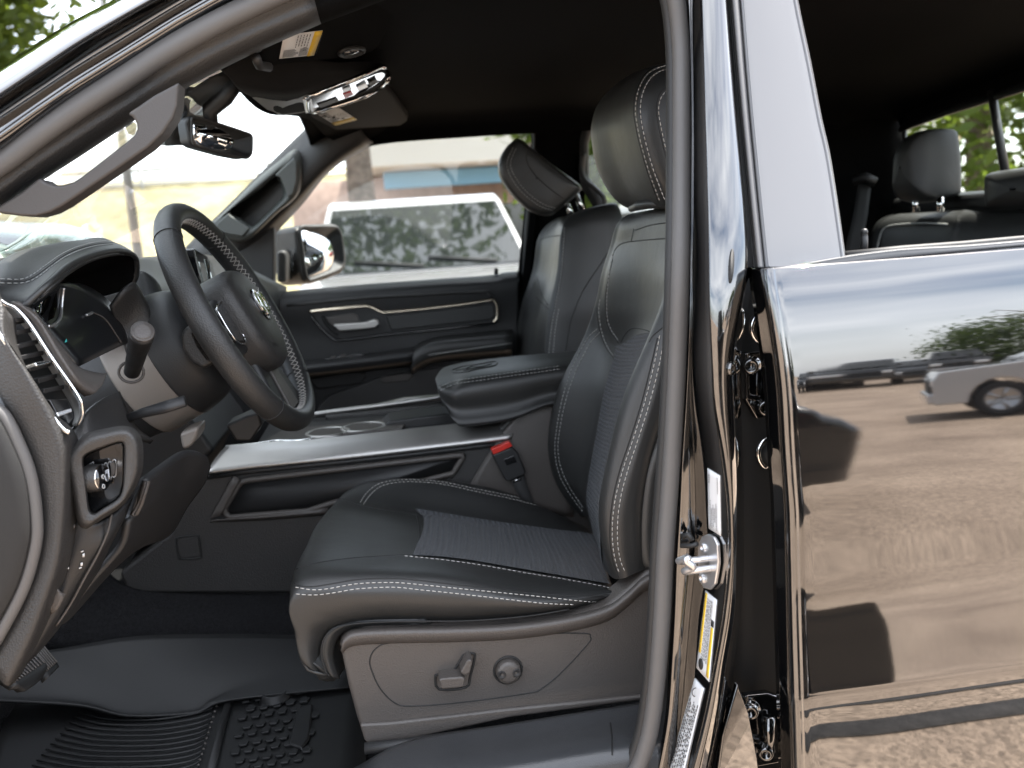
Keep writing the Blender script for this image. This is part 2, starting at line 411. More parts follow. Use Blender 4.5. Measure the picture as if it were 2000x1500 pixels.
# ---- door seal
seal_c = [(690, -100, 1.035), (800, -150, 1.03), (1000, -180, 1.03), (1200, -150, 1.03), (1290, -70, 1.03), (1318, -10, 1.03), (1329, 80, 1.03), (1331, 175, 1.018), (1331, 350, .988), (1329, 520, .956), (1323, 700, .956), (1315, 850, .957), (1306, 980, .959), (1299, 1080, .96),
          (1293, 1200, .961), (1285, 1310, .962), (1276, 1390, .964), (1264, 1450, .965), (1240, 1510, .967), (1190, 1560, .967), (1100, 1600, .967)]
sp = curve(PP(*seal_c), 6)
mk('door_seal', join(tube(sp, .0105, 12)), RUBBER, truck)
mk('inner_seal_lip', tube([p+V((-.006, .012, 0)) for p in sp], .0085, 10), RUBBERD, truck)
# inner pillar trim behind the seal
tr = []
for y, a in ((-90, 1318), (200, 1316), (520, 1316), (800, 1303), (1000, 1288), (1200, 1276), (1400, 1258), (1560, 1240)):
    k = lean(y); tr.append([P(a+14, y, .968+k), P(a+2, y, .975+k), P(a+12, y, 1.02+k), P(a+60, y, 1.07+k)])
mk('pillar_trim', grid(surf(tr), 5, 4), PLASTD, truck, face=True, solid=.006)
# ---- striker
HP = Hit(pillar)
def on(h, px, py, off=0): return h.pt(px, py, off)
n0 = HP(1392, 1098)[1]
pl = [(1371, 1062), (1379, 1046), (1390, 1042), (1402, 1048), (1409, 1062), (1411, 1098), (1408, 1118), (1404, 1140), (1394, 1151), (1382, 1148), (1375, 1136), (1372, 1118), (1370, 1098)]
base = [on(HP, a, b, .001) for a, b in pl]
strk = mk('door_striker', prism(base, n0*.0045), ZINC, truck, bevel=.0015)
for (a, b) in ((1384, 1069), (1382, 1129)):
    mk('torx_screw', disc(on(HP, a, b, .005), n0, .0062, .004, 20, [(0, 0), (1, 0), (1, .6), (.8, 1), (.45, 1), (.4, .55), (0, .5)]), ZINC, strk)
q = on(HP, 1392, 1090, .004); q2 = on(HP, 1396, 1109, .004)
loop = [q, q+n0*.012, q+n0*.026+V((-.012, 0, .001)), P(1343, 1090, q.y-.02), P(1341, 1096, q.y-.022), P(1354, 1108, q.y-.022), q2+n0*.024+V((-.01, 0, 0)), q2+n0*.01, q2]
mk('striker_loop', tube(curve(loop, 6), .0042, 10), ZINC, strk)
mk('wiring_plug', tube(PP((1334, 1048, .945), (1346, 1044, .938), (1352, 1056, .935)), .0035, 8), RUBBERD, truck)
mk('wiring_plug', tube(PP((1330, 1066, .945), (1350, 1066, .936), (1362, 1062, .93)), .003, 8), RUBBERD, truck)
# ---- pillar labels
lab = mk  # each label is a sheet of its own
l1 = decal('pillar_label', HP, [(1383, 914), (1407, 929), (1409, 1047), (1385, 1032)], PAPER, truck, 4, 10); l1['label'] = 'white pillar label above the door striker'
it = [(None, .12+.0*i, .42+.043*i, .12+.7*random.uniform(.5, 1), .435+.043*i) for i in range(0)]
for i, (u, a, b) in enumerate(((.2, .5, .93), (.32, .62, .95), (.44, .55, .9), (.56, .6, .8), (.68, .5, .94), (.82, .05, .32), (.14, .08, .2))):
    t = a
    while t < b:
        h = random.uniform(.012, .03); it.append((None, u, t, u+.045, t+h)); t += h+.012
writing(HP, [(1383, 914), (1407, 929), (1409, 1047), (1385, 1032)], it, INK, truck)
Q2 = [(1379, 1153), (1401, 1172), (1386, 1332), (1361, 1304)]
l2 = decal('pillar_label', HP, Q2, PAPER, truck, 4, 12); l2['label'] = 'yellow banded tyre label below the door striker'
def sub(Q, u0, v0, u1, v1):
    a, b, c, d = [V((q[0], q[1], 0)) for q in Q]
    f = lambda u, v: a.lerp(b, u).lerp(d.lerp(c, u), v)
    return [(f(u, v).x, f(u, v).y) for u, v in ((u0, v0), (u1, v0), (u1, v1), (u0, v1))]
decal('yellow_band', HP, sub(Q2, .04, .02, .2, .78), YELLOW, truck, 2, 8, .0012)
decal('yellow_band', HP, sub(Q2, .76, .36, .95, .97), YELLOW, truck, 2, 8, .0012)
decal('black_tab', HP, sub(Q2, .74, .27, .97, .35), INK, truck, 2, 2, .0012)
_q = sub(Q2, .05, .03, .19, .77)
writing(HP, [_q[3], _q[0], _q[1], _q[2]], [('TIRE AND LOADING INFORMATION', .02, .2, .98, .8)], INK, truck, off=.0024)
cc = on(HP, 1371, 1297, .0012); mk('round_symbol', disc(cc, HP(1371, 1297)[1], .0065, .0006, 20), INK, truck)
it = []
for u in (.3, .4, .5, .6, .68):
    t = .06
    while t < .8:
        h = random.uniform(.015, .05); it.append((None, u, t, u+.035, t+h)); t += h+.014
writing(HP, Q2, it, INK, truck)
Q3 = [(1358, 1324), (1376, 1345), (1334, 1520), (1306, 1505)]
l3 = decal('pillar_label', HP, Q3, PAPER, truck, 4, 14); l3['label'] = 'grey white certification label lowest on the pillar'
it = []
for k, u in enumerate((.12, .24, .36, .5, .62, .74, .86)):
    t = .2+.03*(k % 3)
    while t < .97:
        h = random.uniform(.012, .035); it.append((None, u, t, u+.055, t+h)); t += h+random.choice((.01, .01, .03))
writing(HP, Q3, it, INK, truck)
cc = on(HP, 1360, 1352, .0012); mk('round_stamp', tube([cc+V((math.cos(t)*.004, 0, math.sin(t)*.0055)) for t in [i*.4 for i in range(16)]], .0005, 5, True), INK, truck)

# ---- rear door: height profile from the slope of the panel (degrees it leans back), integrated downwards
_t = [(1.42, 24), (1.40, 17), (1.375, 11), (1.34, 7.5), (1.30, 5.2), (1.26, 4.3), (1.21, 3.2), (1.17, 1.6), (1.13, .6), (1.09, 1.0), (1.075, 3.0), (1.05, 7.5), (1.025, 10.6), (.966, 11.4), (.955, 4), (.945, -1.5), (.90, -3), (.6, -5)]
def slope(z):
    for (a, s), (b, t) in zip(_t, _t[1:]):
        if b <= z <= a: return s+(t-s)*(a-z)/(a-b)
    return _t[0][1] if z > _t[0][0] else _t[-1][1]
_pr = {}; z = 1.42; y = .853
while z > .58: _pr[round(z, 3)] = y; y -= math.tan(math.radians(slope(z)))*.001; z -= .001
def doorY(z): return _pr[min(max(round(z, 3), .581), 1.42)]
def edge_x(z):
    # photo pixels of the leading edge
    py = 700.0
    for _ in range(12):
        t = [(540, 1500), (560, 1503), (640, 1515), (750, 1530), (900, 1538), (1000, 1545), (1200, 1550), (1400, 1556), (1500, 1559), (1900, 1564)]
        px = t[-1][1]
        for (a, s), (b, e) in zip(t, t[1:]):
            if a <= py <= b: px = s+(e-s)*(py-a)/(b-a)
        if py < 540: px = 1500
        p = P(px, py, doorY(z)); py += (p.z-z)*FPX/p.length
    return p.x
zs = [1.4115, 1.405, 1.395, 1.38, 1.36, 1.34, 1.31, 1.28, 1.25, 1.22, 1.19, 1.16, 1.13, 1.10, 1.07, 1.04, 1.01, .985, .966, .960, .955, .950, .945, .92, .85, .75, .62]
rows = []
for z in zs:
    x0 = edge_x(z); y = doorY(z)
    r = [V((x0+.003, y+.055, z)), V((x0-.001, y+.020, z)), V((x0-.0015, y+.010, z)), V((x0+.0005, y+.003, z)), V((x0+.005, y-.0004, z)), V((x0+.009, y+.0012, z)), V((x0+.015, y+.0006, z)), V((x0+.06, y, z))]
    r += [V((x0+t, y+.02*(t-.45)**2-.004, z)) for t in (.15, .3, .45, .65, .85, 1.05)]
    rows.append(r)
dS = surf(rows)
rdoor = mk('rear_door', grid(dS, 3, 3), PAINT, truck, face=True, solid=.004)
# window frame applique, seal strip and belt moulding
def fy(y): return .872+max(0, 540-y)/540*.10
ap = [(-80, 1438, 1548), (0, 1446, 1558), (120, 1456, 1583), (230, 1466, 1604), (300, 1473, 1620), (400, 1483, 1636), (505, 1494, 1651), (522, 1496, 1654)]
rows = [[P(a, y, fy(y)+.014), P(a+2, y, fy(y)+.002), P(a+6, y, fy(y)), P((a+b)/2, y, fy(y)-.002), P(b-10, y, fy(y)), P(b-8.5, y, fy(y)+.003), P(b-7, y, fy(y)), P(b-2, y, fy(y)), P(b, y, fy(y)+.012), P(b+1.5, y, fy(y)+.05)] for y, a, b in ap]
mk('window_frame', grid(surf(rows), 4, 3), SATIN, truck, face=True, solid=.003)
rows = [[P(a-17, y, fy(y)+.010), P(a-15, y, fy(y)+.003), P(a-9, y, fy(y)+.001), P(a-2.5, y, fy(y)+.003), P(a-1.5, y, fy(y)+.012)] for y, a, b in ap]
mk('frame_edge_strip', grid(surf(rows), 4, 3), SATINS, truck, face=True, solid=.002)
rows = [[P(a-24, y, fy(y)+.02), P(a-19, y, fy(y)+.012), P(a-16, y, fy(y)+.013)] for y, a, b in ap]
mk('frame_gap_seal', grid(surf(rows), 4, 3), RUBBERD, truck, face=True, solid=.004)
z0 = 1.414
bm_ = []
for (px, pa, pb, pc) in ((1497, 527, 540, 556), (1560, 517, 531, 549), (1650, 501, 517, 540), (1760, 487, 502, 529), (1880, 480, 490, 518), (2000, 470, 479, 507), (2140, 458, 467, 494)):
    bm_.append([P(px, pa-2, .905), P(px, pa, .868), P(px, pa+3, .864), P(px, pb, .863), P(px, pb+2.5, .8655), P(px, pb+5, .863), P(px, pc-9, .862), P(px, pc-4, .864), P(px, pc-1, .870)])
mk('belt_moulding', grid(surf(bm_), 4, 3), SATINS, truck, face=True, solid=.003)
mk('window_slot_seal', tube([P(1652, 499, .91), P(1760, 488, .91), P(1880, 479, .91), P(2000, 468, .91), P(2140, 456, .91)], .005, 8), RUBBERD, truck)
mk('lock_pin', disc(P(1688, 500, .945), (0, 0, 1), .0042, .031, 16, [(0, 0), (1, 0), (1, .72), (.85, .74), (1, .77), (.85, .81), (1, .84), (1, .92), (.7, 1), (0, 1.02)]), PLASTD, truck)
# hinges and bolts in the gap
def bolt(px, py, r, y=.97, name='hinge_bolt', par=None):
    return mk(name, disc(P(px, py, y), (-.35, -.9, 0), r, .012, 24, [(0, 0), (1.25, 0), (1.25, .2), (1, .25), (1, .8), (.85, 1), (.5, 1), (.42, .7), (0, .65)]), PAINT, par or truck)
for (yy0, yy1, yc) in ((690, 820, 760), (1360, 1500, 1430)):
    h = mk('door_hinge', ppx([(1452, yy0), (1500, yy0-6), (1530, yy0+4), (1532, yy1-10), (1478, yy1), (1455, yy1-40)], .958, .012), PAINT, truck, bevel=.003)
    mk('hinge_knuckle', tube([P(1502, yc-30, .948), P(1503, yc+40, .948)], .007, 14), PAINT, h)
    bolt(1466, yc-47, .0095, .955, 'hinge_bolt', h); bolt(1495, yc+34, .0095, .953, 'hinge_bolt', h)
    mk('hinge_bracket', ppx([(1455, yc-70), (1462, yc-72), (1466, yc+10), (1486, yc+14), (1486, yc+26), (1458, yc+20)], .95, .008), PAINT, h, bevel=.002)
for (a, b, r) in ((1490, 640, .016), (1503, 885, .017)):
    rb = mk('door_grommet', disc(P(a+8, b, .958), (-.5, -.85, 0), r*1.2, .016, 28, [(0, 0), (1, 0), (1.0, .5), (.8, .7), (.62, .6), (.6, 1), (.3, 1.1), (0, 1)]), RUBBERD, truck)
    mk('grommet_ring', tube([P(a+math.cos(t)*24+2, b+math.sin(t)*28, .953) for t in [1.9+i*.12 for i in range(22)]], .0042, 8), CHROME, rb)
mk('pillar_plug', disc(HP(1427, 720)[0], HP(1427, 720)[1], .0075, .004, 20, [(0, 0), (1, 0), (1, .5), (.7, 1), (.4, .6), (0, .4)]), PAINT, truck)
dh = [HP.pt(1428+5*math.cos(t)+.06*(520-b_), b_, .0006) for t, b_ in ((i*.3491, 520+34*math.sin(i*.3491)) for i in range(18))]
mk('drain_hole', prism([p for p in dh if p], HP(1428, 520)[1]*.0006), SHADE, truck)
mk('pillar_cavity', grid(surf([[P(1420, y, .99+lean(y)), P(q, y, .99+lean(y))] for y, q in ((-90, 1520), (520, 1560), (1000, 1600), (1600, 1640))], lu=True, lv=True), 3, 3), RUBBERD, truck, face=True, solid=.01)  # black colour here stands in for the deep shade inside the door gap

mk('lower_pillar_panel', prism(PP((1441, 1335, .915), (1462, 1390, .925), (1480, 1480, .93), (1490, 1560, .93), (1395, 1560, .90), (1412, 1440, .90)), (0, .01, 0)), PAINT, truck, bevel=.003)
# ---- roof side rail and front pillar, upper left
def band(rows, n=6, m=4): return grid(surf(rows), n, m)
bands = [  # along the rail from lower left to upper right: (px, py) of curves A..D and the seal, trim
    ((-160, 232), (-160, 300), (-160, 345), (-160, 400), (-160, 440), (-160, 500)),
    ((-60, 168), (-60, 226), (-60, 275), (-60, 335), (-60, 372), (-60, 436)),
    ((0, 130), (0, 186), (0, 236), (0, 298), (0, 336), (0, 402)),
    ((75, 82), (75, 136), (75, 186), (75, 240), (75, 283), (75, 350)),
    ((147, 38), (147, 88), (147, 138), (147, 190), (147, 234), (150, 302)),
    ((224, -2), (230, 38), (235, 84), (240, 132), (240, 176), (244, 240)),
    ((330, -60), (340, -24), (342, 18), (345, 66), (345, 108), (350, 172)),
    ((450, -125), (460, -90), (462, -50), (465, 0), (470, 44), (480, 104)),
    ((580, -185), (590, -150), (595, -112), (600, -62), (610, -16), (625, 40)),
    ((720, -240), (730, -205), (735, -170), (740, -120), (750, -72), (770, -14))]
rows = []
for i, b in enumerate(bands):
    k = .016*i
    A, B, C, D = b[:4]
    mid = lambda p, q, t: (p[0]+(q[0]-p[0])*t, p[1]+(q[1]-p[1])*t)
    rows.append([P(*A, 1.04+k), P(*mid(A, B, .15), .985+k), P(*mid(A, B, .5), .955+k), P(*mid(A, B, .85), .94+k), P(*B, .942+k), P(*mid(B, C, .12), .958+k), P(*mid(B, C, .8), .975+k), P(*C, .965+k), P(*mid(C, D, .4), .96+k), P(*mid(C, D, .85), .965+k), P(*D, .985+k), P(D[0]+5, D[1]+15, 1.02+k)])
mk('roof_rail', band(rows), PAINT, truck, face=True)
mk('rail_flange', tube([P(b[2][0]*.6+b[3][0]*.4, b[2][1]*.6+b[3][1]*.4+4, .962+.016*i) for i, b in enumerate(bands)], .0035, 8), PAINT, truck)
mk('roof_panel', grid(surf([[r[0], r[0]+V((0, .12, .03)), r[0]+V((0, .75, .06))] for r in rows[5:]]), 3, 3), PAINT, truck, face=True, solid=.004)
sp = curve([P((b[3][0]+b[4][0])/2, (b[3][1]+b[4][1])/2, .985+.013*i) for i, b in enumerate(bands)], 6)
mk('door_seal', tube(sp, .0125, 14), RUBBER, truck)
rows = []
for i, b in enumerate(bands):
    k = .013*i; E, F = b[4], b[5]
    rows.append([P(E[0], E[1]-12, 1.0+k), P(E[0], E[1]-3, .992+k), P(E[0]*.7+F[0]*.3, E[1]*.7+F[1]*.3, .998+k), P(E[0]*.4+F[0]*.6, E[1]*.4+F[1]*.6, 1.0+k), P(F[0], F[1], 1.02+k), P(F[0]+3, F[1]+6, 1.06+k), P(F[0], F[1]-10, 1.09+k)])
ptrim = mk('front_pillar_trim', band(rows[:9], 6, 4), PLAST, truck, face=True, solid=.003)
mk('headliner_edge', band(rows[8:], 6, 4), LINER, truck, face=True, solid=.003)
# grab handle on the near pillar
out = [(-6, 416), (40, 422), (70, 423), (98, 415), (122, 402), (165, 373), (240, 322), (290, 287), (318, 260), (338, 230), (346, 206), (349, 160), (300, 186), (248, 222), (259, 229), (266, 241), (267, 252), (262, 263), (245, 278), (200, 313), (160, 344), (143, 355), (122, 361), (106, 362), (90, 357), (76, 347), (40, 376), (-6, 404)]
mk('grab_handle', ppx(out, 1.015, .035), PLASTM, truck, bevel=.012, seg=5)
# ================================================================ driver's seat
def RW(*q): return [P(*a) for a in q]
rows = [
 [(1305, 1112, 1.15), (1262, 1112, 1.126), (1236, 1122, 1.12), (1216, 1130, 1.124), (1196, 1128, 1.15), (1178, 1105, 1.25), (1172, 1075, 1.40), (1163, 1050, 1.55), (1146, 1012, 1.63), (1140, 1012, 1.66)],
 [(1310, 1060, 1.15), (1255, 1062, 1.122), (1230, 1068, 1.118), (1204, 1070, 1.122), (1177, 1066, 1.147), (1175, 1045, 1.245), (1168, 1030, 1.40), (1153, 1010, 1.55), (1119, 968, 1.635), (1104, 972, 1.663)],
 [(1312, 985, 1.15), (1254, 985, 1.121), (1231, 990, 1.116), (1205, 990, 1.12), (1171, 985, 1.145), (1174, 978, 1.24), (1163, 972, 1.40), (1147, 962, 1.55), (1092, 920, 1.64), (1080, 920, 1.665)],
 [(1325, 880, 1.15), (1273, 880, 1.12), (1254, 882, 1.115), (1236, 876, 1.119), (1192, 870, 1.145), (1206, 862, 1.24), (1189, 862, 1.40), (1165, 852, 1.55), (1084, 848, 1.64), (1075, 850, 1.665)],
 [(1340, 765, 1.15), (1311, 765, 1.12), (1292, 766, 1.115), (1270, 762, 1.119), (1221, 766, 1.145), (1236, 758, 1.24), (1216, 758, 1.40), (1182, 760, 1.55), (1106, 750, 1.64), (1097, 752, 1.665)],
 [(1352, 665, 1.15), (1333, 665, 1.122), (1316, 662, 1.118), (1293, 658, 1.122), (1264, 662, 1.15), (1278, 655, 1.24), (1246, 658, 1.40), (1203, 680, 1.55), (1156, 662, 1.64), (1144, 655, 1.662)],
 [(1362, 590, 1.15), (1346, 590, 1.13), (1330, 588, 1.126), (1308, 585, 1.132), (1290, 595, 1.16), (1294, 590, 1.24), (1252, 600, 1.40), (1190, 605, 1.545), (1172, 592, 1.61), (1167, 590, 1.64)],
 [(1368, 535, 1.16), (1355, 535, 1.145), (1338, 535, 1.145), (1318, 535, 1.152), (1306, 535, 1.18), (1302, 535, 1.25), (1255, 535, 1.40), (1192, 535, 1.535), (1183, 532, 1.585), (1179, 532, 1.615)],
 [(1372, 480, 1.18), (1362, 480, 1.17), (1350, 478, 1.172), (1340, 476, 1.18), (1325, 474, 1.20), (1318, 474, 1.26), (1262, 474, 1.40), (1214, 480, 1.52), (1200, 478, 1.565), (1196, 478, 1.59)],
 [(1378, 440, 1.21), (1370, 438, 1.205), (1360, 432, 1.21), (1345, 428, 1.22), (1335, 426, 1.23), (1322, 424, 1.27), (1270, 426, 1.40), (1222, 440, 1.505), (1213, 436, 1.54), (1209, 437, 1.56)],
 [(1385, 425, 1.23), (1376, 421, 1.23), (1366, 416, 1.235), (1354, 412, 1.24), (1345, 410, 1.25), (1330, 408, 1.28), (1284, 408, 1.40), (1246, 416, 1.49), (1240, 416, 1.515), (1238, 417, 1.53)],
]
R3 = []
for r in rows:
    q = RW(*r); d = V((.10, 0, .01))
    R3.append([q[-1]+V((.06, .004, 0)), q[-1].lerp(q[0], .02)+V((.105, -.01, 0)), q[0]+V((.075, .01, 0))]+q)
# close the top
top = [p.lerp(sum(R3[-1], V((0, 0, 0)))/len(R3[-1]), .5)+V((.02, 0, .006)) for p in R3[-1]]
mid_ = sum(top, V((0, 0, 0)))/len(top); R3.append(top); R3.append([p.lerp(mid_, .95) for p in top])
bS = surf(R3, cv=True)
seat = mk('front_seat', grid(bS, 6, 5), LEATHER, truck, face=False, label='driver seat with charcoal cloth insert and pale double stitching')
# cloth insert in the backrest: columns 8..10 (near groove, middle, far groove)
mk('backrest_cloth', grid(bS, 8, 8, .1, 5.05, 8.02, 9.98, .0022), FABRIC, seat, face=True)
# seat cushion
cr_ = [
 [(650, 1322, 1.15), (640, 1280, 1.15), (652, 1236, 1.14), (730, 1216, 1.14), (910, 1214, 1.14), (1090, 1196, 1.14), (1196, 1166, 1.15)],
 [(618, 1312, 1.125), (604, 1262, 1.122), (616, 1222, 1.12), (720, 1198, 1.12), (900, 1198, 1.12), (1085, 1190, 1.122), (1200, 1163, 1.14)],
 [(596, 1298, 1.125), (578, 1240, 1.12), (577, 1185, 1.115), (706, 1170, 1.112), (880, 1174, 1.112), (1070, 1181, 1.116), (1202, 1160, 1.14)],
 [(592, 1285, 1.135), (575, 1215, 1.128), (576, 1152, 1.12), (702, 1143, 1.117), (860, 1146, 1.117), (1056, 1168, 1.12), (1202, 1156, 1.142)],
 [(592, 1270, 1.16), (575, 1190, 1.155), (580, 1122, 1.147), (702, 1112, 1.143), (864, 1118, 1.142), (1040, 1146, 1.145), (1201, 1152, 1.155)],
 [(596, 1255, 1.22), (582, 1165, 1.215), (590, 1090, 1.21), (708, 1091, 1.215), (868, 1094, 1.215), (1025, 1118, 1.22), (1197, 1146, 1.225)],
 [None, None, (604, 1062, 1.29), (728, 1066, 1.29), (866, 1075, 1.29), (1020, 1102, 1.29), (1190, 1130, 1.29)],
 [None, None, (620, 1028, 1.40), (752, 1034, 1.40), (872, 1046, 1.40), (1015, 1073, 1.40), (1182, 1098, 1.40)],
 [None, None, (640, 1000, 1.50), (756, 1004, 1.50), (872, 1020, 1.50), (1008, 1046, 1.50), (1172, 1064, 1.50)],
 [None, None, (655, 982, 1.57), (744, 986, 1.57), (858, 1004, 1.57), (1000, 1026, 1.57), (1162, 1046, 1.57)],
 [None, None, (672, 964, 1.625), (728, 950, 1.625), (838, 948, 1.625), (980, 970, 1.625), (1146, 1034, 1.625)],
 [None, None, (690, 960, 1.65), (738, 940, 1.65), (842, 938, 1.65), (984, 962, 1.65), (1144, 1032, 1.65)],
]
R4 = []
for r in cr_:
    q = [P(*a) if a else None for a in r]
    if q[0] is None: q[1] = q[2]+V((.006, 0, -.045)); q[0] = q[2]+V((.018, 0, -.12))
    R4.append(q)
last = R4[-1]; R4.append([p+V((0, .012, -.04)) for p in last]); R4.append([p+V((0, .008, -.12)) for p in last])
for r in R4: r.insert(0, r[0]+V((.03, .05, .02)))
cS = surf(R4)
cush = mk('seat_cushion', grid(cS, 7, 7), LEATHER, seat, face=True, solid=.008)
mk('cushion_cloth', grid(cS, 8, 8, 5.2, 9.05, 4.62, 6.97, .0022), FABRIC, seat, face=True)
HC = Hit(cush); HB = Hit(seat)
stitching(HC, [
  [(577, 1147), (610, 1152), (640, 1150), (700, 1140), (770, 1138), (820, 1142), (880, 1148), (960, 1156), (1060, 1166), (1150, 1175), (1185, 1172)],
  [(578, 1160), (612, 1162), (650, 1158), (700, 1150), (770, 1147), (820, 1152), (880, 1158), (960, 1167), (1060, 1178), (1130, 1181)],
  [(790, 1086), (860, 1093), (940, 1104), (1020, 1118), (1100, 1131), (1160, 1142), (1198, 1150)],
  [(710, 985), (722, 968), (742, 951), (770, 943), (806, 941), (860, 945), (930, 960), (1010, 977), (1070, 994), (1110, 1009), (1140, 1030)],
  [(704, 981), (716, 963), (738, 946), (768, 938.5), (806, 937), (862, 941), (932, 955.5), (1012, 972), (1072, 989.5), (1112, 1004)]], seat, THREAD)
seam(HC, [[(574, 1138), (585, 1144), (610, 1146), (650, 1140), (700, 1132), (770, 1130), (820, 1134), (880, 1141), (960, 1150), (1060, 1160), (1190, 1166)],
          [(577, 1112), (600, 1104), (640, 1096), (700, 1089), (790, 1084), (819, 1085)],
          [(700, 985), (740, 994), (806, 1004), (815, 1013), (820, 1045), (819, 1084)],
          [(654, 976), (672, 975), (700, 985)],
          [(706, 1330), (660, 1240)]][:4], seat, SHADE, .0011, -.0003)
seam(HB, [[(1284, 660), (1270, 720), (1252, 790), (1230, 860), (1210, 920), (1196, 980), (1191, 1040), (1196, 1090), (1208, 1128)]], seat, SHADE, .0011, -.0003)
stitching(HB, [
  [(1289, 655), (1276, 720), (1258, 790), (1236, 860), (1216, 920), (1201, 980), (1196, 1040), (1201, 1090), (1213, 1128)],
  [(1301, 640), (1286, 720), (1268, 790), (1246, 860), (1226, 920), (1211, 980), (1206, 1040), (1211, 1090), (1224, 1124)]], seat, THREAD)
stitching(HB, [
  [(1166, 643), (1150, 658), (1130, 692), (1112, 734), (1097, 785), (1087, 840), (1084, 880), (1090, 918), (1106, 954), (1140, 1002)],
  [(1172, 649), (1156, 666), (1137, 699), (1118, 742), (1103, 790), (1093, 842), (1090, 878), (1096, 914), (1112, 950), (1142, 996)],
  [(1199, 492), (1191, 530), (1186, 575), (1186, 615), (1192, 640), (1210, 668)],
  [(1172, 585), (1170, 610), (1176, 650), (1188, 680), (1199, 695)]], seat, THREADD, r=.0008)
seam(HB, [[(1166, 600), (1167, 620), (1172, 648), (1184, 680), (1199, 700)],
          [(1196, 500), (1204, 484), (1220, 474), (1260, 469), (1312, 465)], [(1197, 506), (1189, 540), (1183, 580), (1184, 618), (1190, 642), (1208, 670)],
          [(1238, 446), (1233, 472)], [(1240, 450), (1270, 440), (1312, 434)],
          [(1294, 640), (1276, 655), (1268, 668)], [(1213, 668), (1222, 652), (1236, 641), (1262, 645), (1272, 650)]], seat, SHADE, .0011, -.0003)
# back pad behind the near bolster
rows = [[P(a-4, y, 1.135), P(a+2, y, 1.122), P(a+24, y, 1.118), P(a+60, y, 1.14), P(a+75, y, 1.2)] for y, a in ((820, 1300), (860, 1281), (920, 1262), (985, 1253), (1050, 1250), (1095, 1254), (1110, 1262))]
mk('seat_back_pad', grid(surf(rows), 5, 5), LEATHER, seat, face=True, solid=.004)
mk('backrest_welt', tube(laid(HB, [(1198, 1131), (1214, 1135), (1232, 1130), (1256, 1116)], .001)+[P(1280, 1102, 1.13)], .0022, 8), LEATHER, seat)
# headrest
hr = [
 [(1226, 404, 1.50), (1252, 405, 1.40), (1292, 403, 1.30), (1310, 402, 1.285), (1335, 400, 1.29), (1362, 396, 1.32), (1350, 396, 1.49)],
 [(1196, 375, 1.515), (1230, 376, 1.40), (1280, 372, 1.283), (1298, 371, 1.268), (1330, 370, 1.268), (1370, 365, 1.29), (1360, 362, 1.51)],
 [(1174, 330, 1.525), (1212, 332, 1.40), (1262, 330, 1.278), (1280, 330, 1.262), (1318, 330, 1.26), (1376, 325, 1.28), (1366, 322, 1.52)],
 [(1165, 285, 1.53), (1200, 288, 1.40), (1248, 282, 1.276), (1265, 282, 1.26), (1308, 282, 1.258), (1378, 280, 1.278), (1368, 276, 1.525)],
 [(1165, 245, 1.53), (1192, 246, 1.40), (1240, 240, 1.278), (1256, 240, 1.26), (1300, 240, 1.258), (1378, 238, 1.278), (1368, 235, 1.525)],
 [(1177, 205, 1.525), (1198, 202, 1.40), (1238, 198, 1.283), (1254, 200, 1.266), (1300, 200, 1.262), (1376, 198, 1.282), (1366, 195, 1.52)],
 [(1203, 173, 1.515), (1218, 168, 1.40), (1250, 163, 1.292), (1268, 165, 1.276), (1306, 166, 1.272), (1372, 165, 1.292), (1362, 163, 1.51)],
 [(1240, 145, 1.50), (1252, 140, 1.40), (1276, 136, 1.31), (1292, 138, 1.30), (1318, 142, 1.295), (1366, 145, 1.31), (1356, 142, 1.49)],
 [(1278, 131, 1.48), (1284, 127, 1.40), (1298, 127, 1.335), (1310, 129, 1.325), (1325, 131, 1.325), (1355, 134, 1.34), (1348, 132, 1.46)]]
H3 = [RW(*r) for r in hr]
def capit(R, t=.9, up=.002, first=False):
    q = R[0] if first else R[-1]; c = sum(q, V((0, 0, 0)))/len(q)
    a = [p.lerp(c, .5)+V((0, 0, up)) for p in q]; b = [p.lerp(c, .97)+V((0, 0, up*1.2)) for p in q]
    if first: R.insert(0, a); R.insert(0, b)
    else: R.append(a); R.append(b)
capit(H3, up=.003); capit(H3, up=-.004, first=True)
hS = surf(H3, cv=True)
hrest = mk('headrest', grid(hS, 6, 7), LEATHER, seat)
HH = Hit(hrest)
stitching(HH, [[(1302, 128), (1278, 136), (1260, 151), (1247, 178), (1242, 205), (1243, 232), (1252, 278), (1268, 335), (1290, 395)],
               [(1309, 133), (1286, 141), (1268, 156), (1256, 180), (1251, 205), (1252, 232), (1261, 278), (1277, 335), (1300, 394)],
               [(1314, 172), (1300, 179), (1290, 193), (1286, 215), (1290, 244), (1300, 290), (1312, 330)]], seat, THREAD)
seam(HH, [[(1300, 125), (1274, 134), (1256, 150), (1243, 178), (1238, 205), (1239, 232), (1248, 278), (1264, 335), (1286, 396)],
          [(1314, 167), (1298, 174), (1286, 190), (1282, 213), (1286, 244), (1297, 292), (1313, 345)]], seat, SHADE, .001, -.0003)
mk('headrest_gaiter', tube(PP((1232, 408, 1.40), (1250, 401, 1.36), (1272, 398, 1.33), (1300, 398, 1.31), (1340, 396, 1.31)), [.005, .008, .007, .008, .008], 10), LEATHER, seat)
